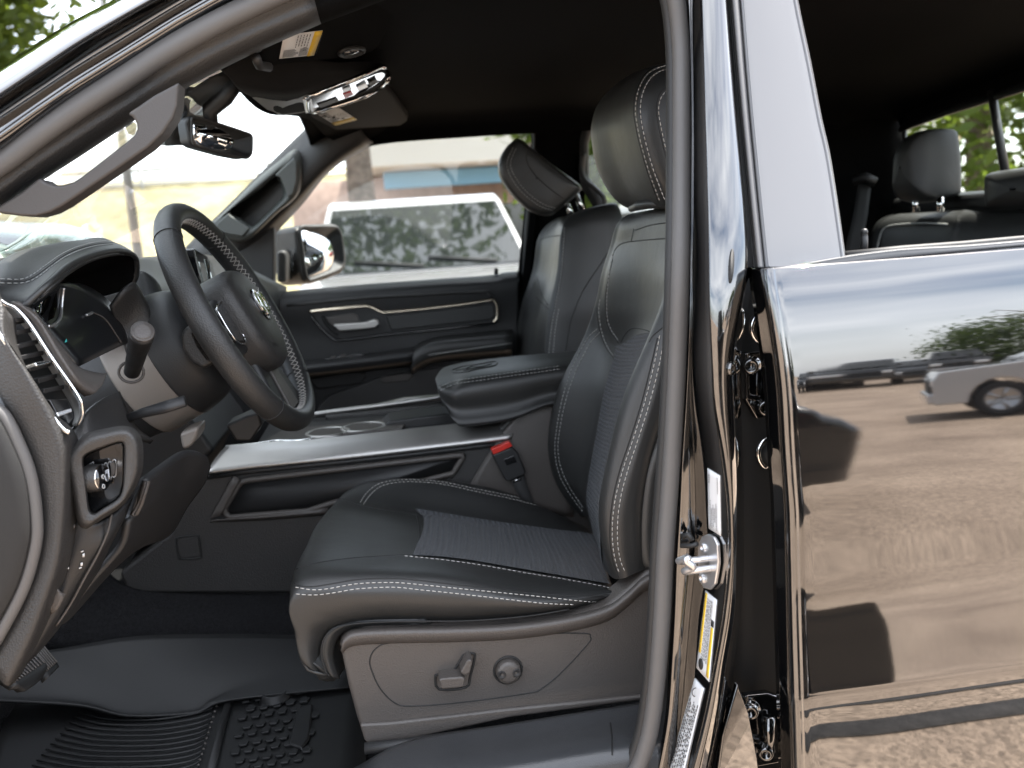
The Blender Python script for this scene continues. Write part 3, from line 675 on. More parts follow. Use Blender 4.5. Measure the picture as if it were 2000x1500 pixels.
# side shield with switches
sh = [(664, 1262), (668, 1250), (690, 1238), (720, 1230), (860, 1228), (1000, 1222), (1110, 1206), (1180, 1186), (1215, 1160), (1262, 1118), (1300, 1100), (1330, 1098), (1330, 1352), (1262, 1362), (1000, 1398), (760, 1451), (730, 1456), (712, 1446), (696, 1400), (680, 1340)]
shield = mk('seat_side_shield', prism(PP(*[(a, b, 1.118) for a, b in sh]), (0, .045, 0)), PLASTG, seat, bevel=.011, seg=5)
band_ = [(668, 1262), (690, 1248), (760, 1243), (900, 1240), (1010, 1234), (1110, 1220), (1185, 1200), (1225, 1172), (1262, 1140), (1320, 1120)]
HS = Hit(shield)
# raised border of the shield and lower step
mk('shield_lower_step', prism(PP(*[(a, b, 1.1135) for a, b in ((702, 1415), (760, 1412), (1000, 1384), (1262, 1364-6), (1318, 1352), (1318, 1364), (1262, 1368), (1000, 1402), (760, 1454), (726, 1458), (712, 1448))]), (0, .03, 0)), PLASTG, seat, bevel=.004, seg=4)
mk('shield_border', grid(surf([[P(a, b+14, 1.117), P(a, b+8, 1.109), P(a, b-4, 1.106), P(a, b-14, 1.112), P(a, b-20, 1.13)] for a, b in band_]), 5, 4), PLASTG, seat, face=True, solid=.004)
ins = [(722, 1290), (735, 1266), (770, 1254), (900, 1246), (1040, 1238), (1140, 1237), (1153, 1244), (1148, 1258), (1100, 1310), (1060, 1343), (1030, 1354), (900, 1372), (800, 1379), (770, 1372), (745, 1348), (730, 1320)]
g = curve([V((a, b, 0)) for a, b in ins], 5, True)
pts = [HS.pt(p.x, p.y, -.0002) for p in g]
mk('shield_seam', tube([p for p in pts if p], .0011, 6, True), SHADE, seat)
# dished seat switches
c0 = HS.pt(992, 1308, 0)
nS = HS(992, 1308)[1]
mk('lumbar_knob', disc(c0-nS*.001, nS, .0165, .012, 36, [(0, 0), (1.28, 0), (1.26, .12), (1.1, .05), (1.02, .05), (1.0, .8), (.93, 1), (.6, 1.12), (0, 1.15)]), PLASTG, seat, sharp=50)
mk('knob_well', tube([c0+V((math.cos(t)*.0195, 0, math.sin(t)*.0195))+nS*.0008 for t in [i*.2618 for i in range(24)]], .0016, 8, True), SHADE, seat)
for s in (-1, 1):
    mk('knob_dimple', disc(c0+V((s*.0105, 0, 0))+nS*.0115, nS, .0052, .0025, 20, [(0, .2), (.5, .4), (1, 1), (1.1, .9), (1.1, -.5)]), PLASTD, seat)
def switch(name, poly, y1=1.093):
    return mk(name, prism([P(a, b, y1) for a, b in poly], (0, .03, 0)), PLASTG, seat, bevel=.0035, seg=4)
def well(poly):
    pts = curve([HS.pt(a, b, .0004) for a, b in poly], 3, True)
    return mk('switch_well', tube(pts, .0018, 6, True), SHADE, seat)
well([(850, 1322), (856, 1317), (882, 1314), (902, 1284), (908, 1278), (924, 1276), (927, 1284), (918, 1322), (910, 1342), (858, 1346)])
switch('recline_switch', [(899, 1314), (912, 1290), (920, 1288), (924, 1293), (918, 1316), (906, 1320)])
switch('slide_switch', [(857, 1328), (862, 1325), (904, 1322), (909, 1327), (906, 1343), (862, 1347)])
# lower front apron of the cushion (grey inner piece and its seam)
ap_ = [[P(a, b, 1.128), P(a+10, b+4, 1.126), P(a+24, b+8, 1.135)] for a, b in ((640, 1318), (628, 1276), (634, 1244), (650, 1226), (680, 1217), (730, 1213), (820, 1212))]
mk('cushion_apron', grid(surf(ap_), 5, 4), LEATHER, seat, face=True, solid=.006)
mk('apron_seam', tube(curve([r[0]+V((0, -.004, 0)) for r in [[P(a, b, 1.124)] for a, b in ((640, 1318), (628, 1276), (633, 1246), (650, 1228), (680, 1218), (730, 1213), (820, 1211), (920, 1210), (1030, 1201), (1110, 1188))]], 6), .0012, 6), SHADE, seat)
mk('cushion_welt', tube(PP((590, 1290, 1.124), (602, 1308, 1.124), (618, 1314, 1.124), (638, 1318, 1.126), (656, 1321, 1.14)), .0025, 8), LEATHER, seat)

# ================================================================ passenger seat
pr_ = [
 [(1150, 712, 2.03), (1112, 712, 2.02), (1070, 708, 2.03), (1058, 706, 2.06), (1040, 706, 2.14), (1028, 706, 2.28), (1014, 704, 2.40), (1010, 704, 2.44)],
 [(1163, 650, 2.03), (1120, 650, 2.02), (1074, 650, 2.03), (1060, 648, 2.06), (1046, 648, 2.14), (1034, 648, 2.28), (1020, 646, 2.40), (1014, 646, 2.44)],
 [(1177, 600, 2.03), (1130, 600, 2.02), (1082, 600, 2.03), (1070, 596, 2.06), (1058, 600, 2.14), (1050, 600, 2.28), (1030, 592, 2.40), (1023, 592, 2.44)],
 [(1192, 535, 2.04), (1145, 535, 2.03), (1095, 530, 2.04), (1085, 530, 2.07), (1076, 535, 2.14), (1068, 535, 2.28), (1051, 530, 2.40), (1044, 530, 2.43)],
 [(1207, 470, 2.05), (1155, 468, 2.04), (1100, 470, 2.05), (1092, 470, 2.07), (1085, 472, 2.14), (1078, 472, 2.28), (1060, 472, 2.38), (1053, 472, 2.41)],
 [(1206, 425, 2.06), (1158, 425, 2.05), (1106, 438, 2.06), (1098, 440, 2.08), (1092, 440, 2.14), (1086, 442, 2.28), (1073, 446, 2.37), (1066, 446, 2.39)],
 [(1195, 398, 2.09), (1155, 406, 2.08), (1116, 420, 2.09), (1108, 424, 2.11), (1102, 424, 2.16), (1098, 426, 2.27), (1090, 428, 2.34), (1086, 430, 2.36)]]
Q3_ = []
for r in pr_:
    q = RW(*r); Q3_.append([q[-1]+V((.11, 0, 0)), q[0]+V((.02, .06, 0))]+q)
capit(Q3_, up=.004)
pS = surf(Q3_, cv=True)
pseat = mk('front_seat', grid(pS, 5, 5), LEATHER, truck, label='passenger seat with its headrest tipped forward')
HPs = Hit(pseat)
stitching(HPs, [[(1072, 690), (1077, 640), (1084, 600), (1094, 548), (1099, 500), (1103, 440)], [(1080, 690), (1085, 640), (1092, 600)]], pseat, THREADD, r=.0008)
seam(HPs, [[(1201, 476), (1170, 520), (1135, 575), (1115, 630), (1104, 695)], [(1046, 580), (1056, 590), (1072, 604)], [(1050, 545), (1058, 575), (1070, 596)], [(1054, 468), (1075, 462), (1096, 460)]], pseat, SHADE, .0014, -.0003)
hp = [(1012, 272), (1004, 274), (989, 288), (976, 310), (973, 330), (979, 352), (1000, 382), (1028, 408), (1056, 420), (1076, 420), (1092, 410), (1112, 394), (1133, 373), (1135, 366), (1126, 356), (1076, 319), (1037, 288), (1022, 276)]
ph = [RW(*[(a+(1050-a)*t+dx, b+(350-b)*t+dy, y) for a, b in hp]) for t, y, dx, dy in ((.5, 2.108, 0, 0), (.22, 2.112, 0, 0), (.07, 2.12, 0, 0), (0, 2.15, 0, 0), (0, 2.22, 0, 0), (0, 2.30, 0, 0), (.1, 2.335, 0, 0), (.5, 2.345, 0, 0))]
for r in (0, -1):
    c = sum(ph[r], V((0, 0, 0)))/len(hp); n_ = [p.lerp(c, .95) for p in ph[r]]
    ph.insert(0, n_) if r == 0 else ph.append(n_)
phead = mk('headrest', grid(surf(ph, cv=True), 4, 4), LEATHER, pseat)
HPh = Hit(phead)
stitching(HPh, [[(1002, 288), (990, 320), (1000, 350), (1022, 378), (1054, 402), (1082, 412)], [(1008, 290), (997, 320), (1007, 347), (1028, 374), (1058, 397), (1086, 407)]], pseat, THREADD, r=.0008)
seam(HPh, [[(1032, 292), (1028, 310), (1040, 335), (1064, 360), (1100, 388)]], pseat, SHADE, .0014, -.0003)
mk('headrest_post', tube(PP((1104, 392, 2.17), (1120, 428, 2.17)), .0075, 12), CHROME, pseat)
mk('headrest_post', tube(PP((1124, 378, 2.30), (1139, 416, 2.30)), .0075, 12), CHROME, pseat)
# ================================================================ centre console, buckle
cons = mk('centre_console', ppx([(330, 1045), (385, 940), (410, 915), (600, 900), (950, 860), (985, 825), (1010, 795), (1060, 780), (1140, 765), (1300, 790), (1300, 1120), (560, 1160), (250, 1160), (232, 1120)], 1.69, .2), PLAST, truck, bevel=.008, label='dark grey centre console with silver edge and padded lid')
# pocket in the side
def ringpanel(outer, inner, y, yin, name, mat_, par):
    A = PP(*[(a, b, y) for a, b in outer]); B = PP(*[(a, b, y) for a, b in inner]); C = PP(*[(a, b, yin) for a, b in inner])
    return A, B, C
pk = [(440, 990), (470, 942), (484, 938), (600, 924), (890, 890), (903, 889), (904, 894), (884, 925), (640, 985), (600, 998), (450, 1010), (440, 1003)]
mk('console_pocket', prism(PP(*[(a, b, 1.6865) for a, b in pk]), (0, .003, 0)), PLASTD, cons)
pk3 = curve(PP(*[(a, b, 1.683) for a, b in pk]), 3, True, True)
mk('pocket_rim', tube(pk3, .006, 10, True), PLASTG, cons)
mk('pocket_surround', grid(surf([[P(412, 1012, 1.686), P(412, 1012, 1.678), P(428, 1008, 1.674), P(438, 1004, 1.682)], [P(455, 928, 1.686), P(457, 930, 1.678), P(466, 936, 1.674), P(473, 941, 1.682)]]), 6, 4), PLASTG, cons, face=True, solid=.003)
mk('pocket_lower_rim', grid(surf([[P(410, 1020, 1.686), P(425, 1016, 1.675), P(450, 1010, 1.682)], [P(520, 1016, 1.686), P(520, 1010, 1.675), P(520, 1004, 1.682)], [P(640, 1006, 1.686), P(640, 1000, 1.675), P(640, 986, 1.682)]]), 6, 4), PLASTG, cons, face=True, solid=.003)
# silver edge
up_ = [(440, 872, 1.72), (515, 866, 1.72), (560, 863, 1.72), (600, 861, 1.72), (700, 850, 1.72), (856, 833, 1.72), (960, 822, 1.72), (1020, 815, 1.72)]
lo_ = [(404, 922, 1.675), (480, 912, 1.675), (530, 907, 1.675), (580, 902, 1.675), (680, 892, 1.675), (830, 875, 1.675), (940, 862, 1.675), (1000, 854, 1.675)]
rows = []
for a, b in zip(up_, lo_):
    A, B = P(*a), P(*b)
    rows.append([A+V((0, .02, -.004)), A+V((0, .004, .001)), A, A.lerp(B, .35)+V((0, -.003, .003)), A.lerp(B, .8)+V((0, -.003, .002)), B, B+V((0, .003, -.006)), B+V((0, .015, -.008))])
mk('silver_edge_trim', grid(surf(rows), 6, 4), SILVER, cons, face=True, solid=.003)
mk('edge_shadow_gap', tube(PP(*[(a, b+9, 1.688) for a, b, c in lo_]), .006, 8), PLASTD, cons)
# console top deck with cup holders
deck = [P(430, 868, 1.73), P(1000, 816, 1.73), P(960, 770, 1.99), P(560, 815, 1.99)]
zt = deck[1].z-.012
mk('console_deck', prism([V((p.x, p.y, zt)) for p in (V((-.28, 1.725, 0)), V((.55, 1.725, 0)), V((.55, 2.0, 0)), V((-.28, 2.0, 0)))], (0, 0, -.02)), PLASTD, cons, bevel=.004)
def ringz(px, py, r, z, r2=.004, mat_=CHROME, nm='cup_ring', fl=1.0):
    c = PZ(px, py, z); return mk(nm, tube([c+V((math.cos(t)*r*fl, math.sin(t)*r, 0)) for t in [i*2*math.pi/36 for i in range(36)]], r2, 8, True), mat_, cons), c
for (px, py, r) in ((640, 846, .042), (710, 836, .044)):
    o, c = ringz(px, py, r, zt+.004, .005, SILVER, 'cup_holder_ring')
    mk('cup_holder', disc(c+V((0, 0, .001)), (0, 0, 1), r, .002, 30, [(0, 0), (1, 0), (1, 1), (.92, 1.2), (.9, 1), (0, .9)]), SHADE, cons)
mk('cup_holder_tray', prism([V((c.x+dx, c.y+dy, zt+.001)) for dx, dy in ((-.2, -.05), (.08, -.05), (.1, .06), (-.17, .06))], (0, 0, .006)), PLASTG, cons, bevel=.005)
mk('storage_bin', ppx([(745, 838), (760, 822), (870, 808), (910, 814), (905, 828), (770, 846)], 1.80, .1), PLASTD, cons, bevel=.005)
mk('far_bin_wall', ppx([(634, 812), (700, 806), (860, 788), (880, 800), (870, 816), (720, 832), (640, 836)], 1.96, .03), PLAST, cons, bevel=.006)
mk('far_silver_trim', tube(curve(PP((600, 812, 1.98), (634, 806, 1.98), (720, 795, 1.98), (800, 784, 1.98), (870, 774, 1.98)), 5), .0055, 8), SILVER, cons)
mk('far_silver_panel', ppx([(740, 790), (790, 778), (860, 772), (864, 780), (800, 788)], 1.985, .02), SILVER, cons, bevel=.002)
mk('gear_console_bezel', tube(curve(PP((452, 872, 1.74), (500, 868, 1.74), (540, 862, 1.75), (580, 862, 1.74), (610, 858, 1.74)), 5), .004, 8), CHROME, cons)
# rear console side where the belt buckle hangs
mk('console_rear_panel', grid(surf([[P(905, 975, 1.684), P(930, 925, 1.682), P(965, 870, 1.68), P(1000, 822, 1.682), P(1030, 793, 1.69), P(1060, 783, 1.71)], [P(1000, 990, 1.684), P(1010, 930, 1.678), P(1030, 880, 1.676), P(1050, 830, 1.68), P(1075, 795, 1.688), P(1090, 780, 1.71)], [P(1120, 1010, 1.684), P(1120, 950, 1.678), P(1120, 890, 1.676), P(1120, 840, 1.68), P(1120, 800, 1.688), P(1120, 772, 1.71)]]), 6, 4), PLASTG, cons, face=True, solid=.004)
# cover plate
cp = curve(PP(*[(a, b, 1.688) for a, b in ((344, 1056), (348, 1050), (384, 1046), (389, 1050), (393, 1084), (389, 1090), (354, 1092), (348, 1087))]), 3, True)
mk('cover_plate_seam', tube(cp, .0014, 6, True), SHADE, cons)
mk('cover_plate', ppx([(347, 1058), (351, 1052), (383, 1049), (387, 1054), (390, 1083), (385, 1088), (356, 1089), (350, 1084)], 1.6885, .003), PLAST, cons, bevel=.001)
# padded lid
tp = [  # along the lid front to back: near bottom, near side, near top edge, top middle, far top edge, far bottom
 [(872, 790, 1.70), (858, 772, 1.70), (855, 754, 1.705), (852, 738, 1.80), (862, 722, 1.92), (866, 735, 1.95)],
 [(892, 824, 1.685), (882, 796, 1.678), (884, 757, 1.682), (884, 730, 1.80), (884, 712, 1.92), (888, 728, 1.95)],
 [(915, 828, 1.683), (915, 800, 1.674), (916, 746, 1.68), (920, 718, 1.80), (930, 704, 1.93), (930, 722, 1.955)],
 [(1000, 816, 1.683), (1000, 788, 1.674), (1000, 733, 1.68), (1000, 708, 1.80), (1000, 696, 1.93), (1000, 716, 1.955)],
 [(1075, 787, 1.683), (1075, 768, 1.676), (1075, 722, 1.68), (1075, 700, 1.80), (1075, 690, 1.93), (1075, 710, 1.955)],
 [(1180, 775, 1.683), (1180, 752, 1.676), (1180, 710, 1.68), (1180, 690, 1.80), (1180, 682, 1.93), (1180, 700, 1.955)]]
T3 = [RW(*r) for r in tp]
capit(T3, up=0, first=True)
lid = mk('armrest_lid', grid(surf(T3, cv=True), 6, 6), LEATHER, cons, bevel=0)
HL = Hit(lid)
stitching(HL, [[(858, 757), (872, 750), (890, 744), (930, 738), (1000, 728), (1100, 714)], [(860, 763), (874, 756), (892, 750), (930, 744), (1000, 734), (1100, 720)]], cons, THREADD, r=.0008)
# embossed ram's head outline on the lid
rh = [(882, 724), (905, 716), (935, 712), (955, 708), (970, 707), (967, 714), (950, 718), (930, 722), (910, 727), (888, 728)]
for ln_ in (rh+[rh[0]], [(890, 724), (912, 720), (922, 716), (938, 717), (960, 711)], [(905, 725), (916, 722), (930, 719), (946, 716)]):
    mk('embossed_emblem', tube(laid(HL, ln_, .0004), .0018, 6), LEATHER, cons)
# buckle
bk = thing  # (the buckle is a part of the truck)
buck = mk('belt_buckle', ppx([(961, 889), (1000, 874), (1012, 884), (1027, 922), (1024, 928), (993, 941), (987, 938)], 1.655, .022), PLASTD, truck, bevel=.004, seg=4)
mk('release_button', ppx([(959, 878), (996, 862), (1001, 872), (964, 889)], 1.657, .017), RED, buck, bevel=.002)
mk('buckle_window', ppx([(984, 897), (1004, 890), (1010, 903), (990, 910)], 1.6535, .003), GLOSSB, buck, bevel=.001)
mk('buckle_strap', grid(surf([[P(998, 938, 1.668), P(1024, 928, 1.668)], [P(1006, 955, 1.668), P(1028, 944, 1.668)], [P(1015, 970, 1.67), P(1034, 960, 1.67)], [P(1030, 1000, 1.675), P(1045, 988, 1.675)]]), 4, 2), WEB, buck, face=True, solid=.003)
mk('buckle_clip', ppx([(1000, 939), (1016, 933), (1018, 937), (1002, 943)], 1.664, .004), CHROME, buck)
# ================================================================ dashboard
dash = mk('dashboard', grid(surf([  # end of the dashboard, textured band curving down beside the door
 [P(-40, 560, .985), P(-20, 552, .98), P(10, 600, .97), P(30, 625, 1.0)],
 [P(-40, 680, .965), P(-10, 645, .96), P(12, 660, .955), P(40, 690, .99)],
 [P(0, 775, .955), P(30, 745, .95), P(66, 745, .95), P(90, 790, .985)],
 [P(50, 868, .955), P(80, 850, .95), P(118, 850, .95), P(150, 850, .985)],
 [P(74, 940, .955), P(96, 930, .95), P(126, 932, .95), P(150, 930, .985)],
 [P(83, 1010, .955), P(100, 1005, .95), P(124, 1010, .95), P(150, 1010, .985)],
 [P(76, 1085, .955), P(92, 1085, .95), P(114, 1095, .95), P(140, 1090, .985)],
 [P(58, 1140, .955), P(74, 1145, .95), P(94, 1160, .95), P(120, 1150, .985)],
 [P(24, 1215, .955), P(40, 1225, .95), P(62, 1245, .95), P(90, 1230, .985)],
 [P(-30, 1300, .955), P(-12, 1315, .95), P(16, 1340, .95), P(40, 1320, .985)]]), 5, 5), PLAST, truck, face=True, solid=.006, label='dark grained dashboard with stitched instrument hood')
# rubber seal and glossy panel at the far left edge
sl = [(-40, 790), (4, 808), (38, 872), (60, 935), (70, 1010), (68, 1065), (46, 1145), (2, 1232), (-40, 1300)]
mk('door_seal', tube(curve([P(a, b, .948) for a, b in sl], 6), .0068, 12), RUBBER, truck)
mk('hinge_pillar', grid(surf([[P(-260, b, .92), P(a-40, b, .935), P(a-14, b, .945), P(a-4, b, .955)] for a, b in sl]), 4, 4), SHADE, truck, face=True, solid=.004)
# big dark body of the dashboard behind everything
mk('dash_core', ppx([(-80, 600), (60, 600), (250, 560), (330, 620), (330, 760), (420, 880), (395, 900), (330, 1045), (240, 1075), (110, 1225), (60, 1290), (-80, 1300)], 1.72, .4), PLASTD, dash, bevel=.01)
# lower knee panel
kn = [[P(286, 940, 1.06), P(320, 912, 1.1), P(366, 884, 1.16), P(402, 890, 1.2), P(412, 912, 1.24)],
      [P(262, 1000, 1.06), P(310, 965, 1.1), P(350, 935, 1.16), P(385, 928, 1.2), P(400, 945, 1.24)],
      [P(252, 1020, 1.05), P(290, 1010, 1.1), P(330, 990, 1.16), P(352, 985, 1.2), P(366, 992, 1.24)],
      [P(240, 1070, 1.05), P(265, 1060, 1.1), P(295, 1050, 1.16), P(318, 1042, 1.2), P(332, 1046, 1.24)],
      [P(180, 1140, 1.04), P(206, 1120, 1.08), P(228, 1105, 1.12), P(250, 1085, 1.16), P(268, 1075, 1.2)],
      [P(116, 1222, 1.02), P(130, 1215, 1.06), P(150, 1196, 1.1), P(180, 1160, 1.14), P(205, 1130, 1.18)]]
mk('knee_panel', grid(surf(kn), 5, 5), PLASTD, dash, face=True, solid=.008)
sw = [[P(150, 1012, .985), P(185, 1025, .99), P(232, 998, 1.02), P(262, 968, 1.05)],
      [P(140, 1050, .985), P(165, 1060, .985), P(212, 1050, 1.0), P(240, 1020, 1.03)],
      [P(126, 1090, .985), P(150, 1100, .985), P(190, 1090, 1.0), P(215, 1068, 1.03)],
      [P(105, 1150, .985), P(130, 1150, .985), P(160, 1140, 1.0), P(190, 1120, 1.03)],
      [P(70, 1215, .98), P(96, 1220, .98), P(120, 1210, 1.0), P(135, 1200, 1.03)],
      [P(25, 1320, .98), P(50, 1300, .98), P(80, 1270, 1.0), P(110, 1235, 1.03)]]
swp = mk('switch_panel', grid(surf(sw), 5, 5), PLASTD, dash, face=True, solid=.006)
mk('panel_edge', tube(curve(PP((218, 1004, 1.0), (210, 1040, .995), (190, 1085, .993), (165, 1130, .992), (138, 1180, .992), (110, 1222, .99)), 5), .0014, 6), PLASTG, dash)
mk('panel_edge', tube(curve(PP((146, 1024, .98), (132, 1060, .978), (128, 1085, .978), (112, 1130, .978), (92, 1175, .976)), 5), .0014, 6), PLASTG, dash)
mk('release_handle', grid(surf([[P(278, 938, 1.04), P(290, 940, 1.03), P(288, 948, 1.04)], [P(270, 965, 1.035), P(282, 968, 1.025), P(280, 975, 1.04)], [P(266, 985, 1.035), P(274, 988, 1.025), P(272, 995, 1.04)], [P(256, 1000, 1.035), P(264, 1008, 1.025), P(258, 1008, 1.04)]]), 5, 4), PLASTG, dash, face=True, solid=.004)
mk('fuse_cover_handle', grid(surf([[P(108, 1150, .975), P(128, 1160, .975)], [P(110, 1148, .972), P(122, 1172, .972)], [P(96, 1185, .972), P(112, 1190, .972)], [P(94, 1190, .975), P(100, 1200, .975)]]), 4, 3), PLASTG, dash, face=True, solid=.003)
HSW = Hit(swp)
for pts in ([(126, 1100), (131, 1094), (134, 1098), (129, 1106)], [(124, 1113), (134, 1106), (136, 1109), (126, 1116)], [(161, 1081), (165, 1079), (165, 1086), (161, 1087)], [(157, 1099), (161, 1097), (161, 1103), (157, 1105)], [(158, 1076), (163, 1074), (163, 1076), (158, 1078)], [(154, 1108), (159, 1106), (159, 1108), (154, 1110)]):
    p = [HSW.pt(a, b, .0012) for a, b in pts]
    if all(p): mk('switch_symbol', prism(p, (0, -.0006, 0)), INKW, dash)
# headlamp switch pod
pod = [(120, 893), (140, 872), (165, 848), (200, 838), (240, 832), (262, 838), (276, 856), (280, 885), (278, 918), (268, 945), (250, 975), (232, 994), (200, 1014), (168, 1034), (156, 1030), (148, 1014), (138, 970), (128, 930)]
rec = [(163, 893), (175, 884), (200, 874), (222, 866), (238, 863), (243, 872), (243, 900), (241, 945), (236, 966), (226, 978), (200, 994), (184, 1004), (176, 1000), (172, 985), (167, 940), (163, 910)]
def res_loop(pts, n):
    c = curve([V((a, b, 0)) for a, b in pts], 12, True); c.append(c[0]); L_ = sum((c[i+1]-c[i]).length for i in range(len(c)-1)); out = []; acc = 0; i = 0; want = 0
    for k in range(n):
        want = L_*k/n
        while i < len(c)-2 and acc+(c[i+1]-c[i]).length < want: acc += (c[i+1]-c[i]).length; i += 1
        s = (c[i+1]-c[i]).length; out.append(c[i].lerp(c[i+1], (want-acc)/s if s else 0))
    return out
A, B = res_loop(pod, 40), res_loop(rec, 40)
# align the starts
def align(A, B):
    k = min(range(len(B)), key=lambda j: sum((A[i]-B[(i+j) % len(B)]).length for i in range(0, len(A), 4))); return B[k:]+B[:k]
B = align(A, B)
rows = [[P(p.x, p.y, 1.06) for p in A], [P(p.x, p.y, 1.0) for p in A], [P(*(p.lerp(q, .1).xy), .975) for p, q in zip(A, B)], [P(*(p.lerp(q, .35).xy), .962) for p, q in zip(A, B)], [P(*(p.lerp(q, .8).xy), .962) for p, q in zip(A, B)], [P(*(p.lerp(q, .98).xy), .966) for p, q in zip(A, B)], [P(q.x, q.y, .985) for q in B], [P(q.x, q.y, 1.01) for q in B]]
podo = mk('lamp_switch_housing', grid(surf(rows, cv=True), 5, 2), PLAST, dash, face=True)
mk('lamp_switch_plate', ppx(rec, .993, .01), GLOSSB, dash, bevel=.002)
ax = P(198, 941, .96)-P(184, 935, .985); ax.normalize()
kc = P(177, 934, .982)
ax = V((.955, -.28, .03)).normalized()
mk('headlamp_knob', disc(kc, ax, .0145, .0145, 40, [(0, 0), (1.08, 0), (1.05, .1), (1, .9), (.94, .98), (.9, 1), (.88, .97), (0, .97)]), PLAST, dash, sharp=40)
kt = kc+ax*.0143
ka = ax.orthogonal().normalized(); kb = ax.cross(ka)
mk('knob_ring', tube([kt+(ka*math.cos(t)+kb*math.sin(t))*.0135 for t in [i*2*math.pi/36 for i in range(36)]], .001, 6, True), CHROME, dash)
mk('knob_face', disc(kt-ax*.0004, ax, .013, .0012, 36), GLOSSB, dash)
HK = Hit(*[o for o in truck.children_recursive if o.name.startswith('knob_face')], *[o for o in dash.children if o.name.startswith('lamp_switch_plate')])
for c, r in (((200, 931), 4), ((201, 950), 4)):
    p = [HK.pt(c[0]+r*.6*math.cos(t), c[1]+r*math.sin(t), .0008) for t in [i*.7 for i in range(9)]]
    if all(p): mk('switch_symbol', tube(p, .0005, 5, True), INKW, dash)
writing(HK, [(164, 912), (184, 900), (184, 908), (166, 921)], [('AUTO', 0, 0, 1, 1)], INKW, dash, off=.0008)
for k, (a, b) in enumerate(((207, 921), (214, 918), (222, 913))):
    p = [(a-2, b-14+k), (a+3+k, b-15+k), (a+3+k, b+14), (a-2, b+16)]
    q = [HK.pt(x, y_, .0012) for x, y_ in p]
    if all(q): mk('rocker_button', tube(curve(q, 4, True), .0006, 6, True), ZINC, dash)
mk('dimmer_wheel', prism([HK.pt(x, y_, .0005) or P(x, y_, .992) for x, y_ in ((217, 902), (224, 900), (228, 908), (226, 925), (218, 930))], (0, -.003, 0)), PLASTG, dash, bevel=.001)
# air vent: silver bezel
vl = [(-70, 560), (0, 653), (40, 712), (80, 778), (110, 822), (126, 840), (136, 845)]
vr = [(-70, 505), (0, 585), (30, 602), (56, 630), (95, 690), (130, 740), (155, 778), (160, 800), (160, 815), (152, 830), (136, 845)]
mk('vent_housing', grid(surf([[P(a, b, 1.03), P(a*.5+c*.5, b*.5+d*.5, 1.04), P(c, d, 1.05)] for (a, b), (c, d) in (((-70, 560), (-70, 505)), ((0, 653), (10, 588)), ((40, 712), (56, 630)), ((80, 778), (108, 710)), ((110, 822), (146, 770)), ((128, 840), (158, 825)))]), 4, 3), SHADE, dash, face=True, solid=.004)
vb = mk('vent_bezel', tube(curve([P(a, b, .955+.0001*i) for i, (a, b) in enumerate(vl)], 6), .0028, 8), CHROME, dash)
mk('vent_bezel', tube(curve([P(a, b, 1.0) for a, b in vr], 6), .0026, 8), CHROME, dash)
vi = [(6, 606), (36, 618), (60, 646), (92, 700), (124, 752), (146, 790), (151, 808), (147, 826)]
mk('vent_inner_face', grid(surf([[P(a, b, 1.03), P(c, d, 1.002)] for (a, b), (c, d) in zip([(a-6, b+4) for a, b in vi], [(2, 588), (32, 606), (58, 634), (96, 694), (128, 742), (153, 780), (157, 806), (152, 828)])]), 4, 3), SILVER, dash, face=True, solid=.002)
for i, ((a, b), (c, d)) in enumerate((((0, 628), (62, 625)), ((12, 655), (66, 645)), ((30, 680), (76, 668)), ((42, 700), (86, 690)), ((58, 722), (100, 712)), ((76, 745), (112, 735)), ((86, 765), (126, 757)))):
    mk('vent_slat', prism([P(a, b-6, .985), P(c, d-6, 1.015), P(c, d+3, 1.015), P(a, b+4, .985)], V((-.03, .006, -.004))), PLASTD, dash, bevel=.001)
mk('vent_tab', prism([P(68, 708, .968), P(98, 703, .985), P(99, 709, .985), P(72, 716, .968)], V((-.012, .004, -.003))), CHROME, dash, bevel=.0015)
mk('vent_wheel', prism([P(110, 806, .968), P(140, 797, .985), P(142, 804, .985), P(115, 814, .968)], V((-.008, .003, -.002))), ZINC, dash, bevel=.0012)
mk('vent_lower_panel', prism([P(96, 780, .99), P(132, 780, 1.01), P(144, 815, 1.01), P(128, 838, .985)], V((-.01, .006, 0))), GLOSSB, dash, bevel=.001)
# bezel between vent and instruments
bz = [[P(20, 590, 1.0), P(44, 596, 1.0), P(60, 602, 1.03), P(62, 606, 1.08)], [P(60, 625, 1.0), P(78, 625, 1.0), P(84, 632, 1.03), P(90, 636, 1.08)], [P(98, 685, 1.0), P(112, 680, 1.0), P(122, 684, 1.03), P(126, 684, 1.08)],
      [P(135, 740, 1.0), P(146, 732, 1.0), P(152, 725, 1.03), P(154, 716, 1.08)], [P(152, 764, 1.01), P(170, 758, 1.01), P(185, 746, 1.04), P(192, 728, 1.1)], [P(165, 775, 1.02), P(185, 768, 1.02), P(200, 752, 1.05), P(210, 728, 1.12)]]
mk('cluster_bezel', grid(surf(bz), 5, 4), PLASTG, dash, face=True, solid=.005)
mk('dash_lower_trim', grid(surf([[P(150, 830, 1.02), P(175, 800, 1.04), P(206, 776, 1.10), P(234, 764, 1.15)], [P(140, 868, 1.0), P(180, 842, 1.02), P(226, 830, 1.08), P(264, 828, 1.15)], [P(140, 900, 1.0), P(200, 860, 1.02), P(262, 850, 1.08), P(300, 860, 1.15)]]), 5, 5), PLAST, dash, face=True, solid=.006)
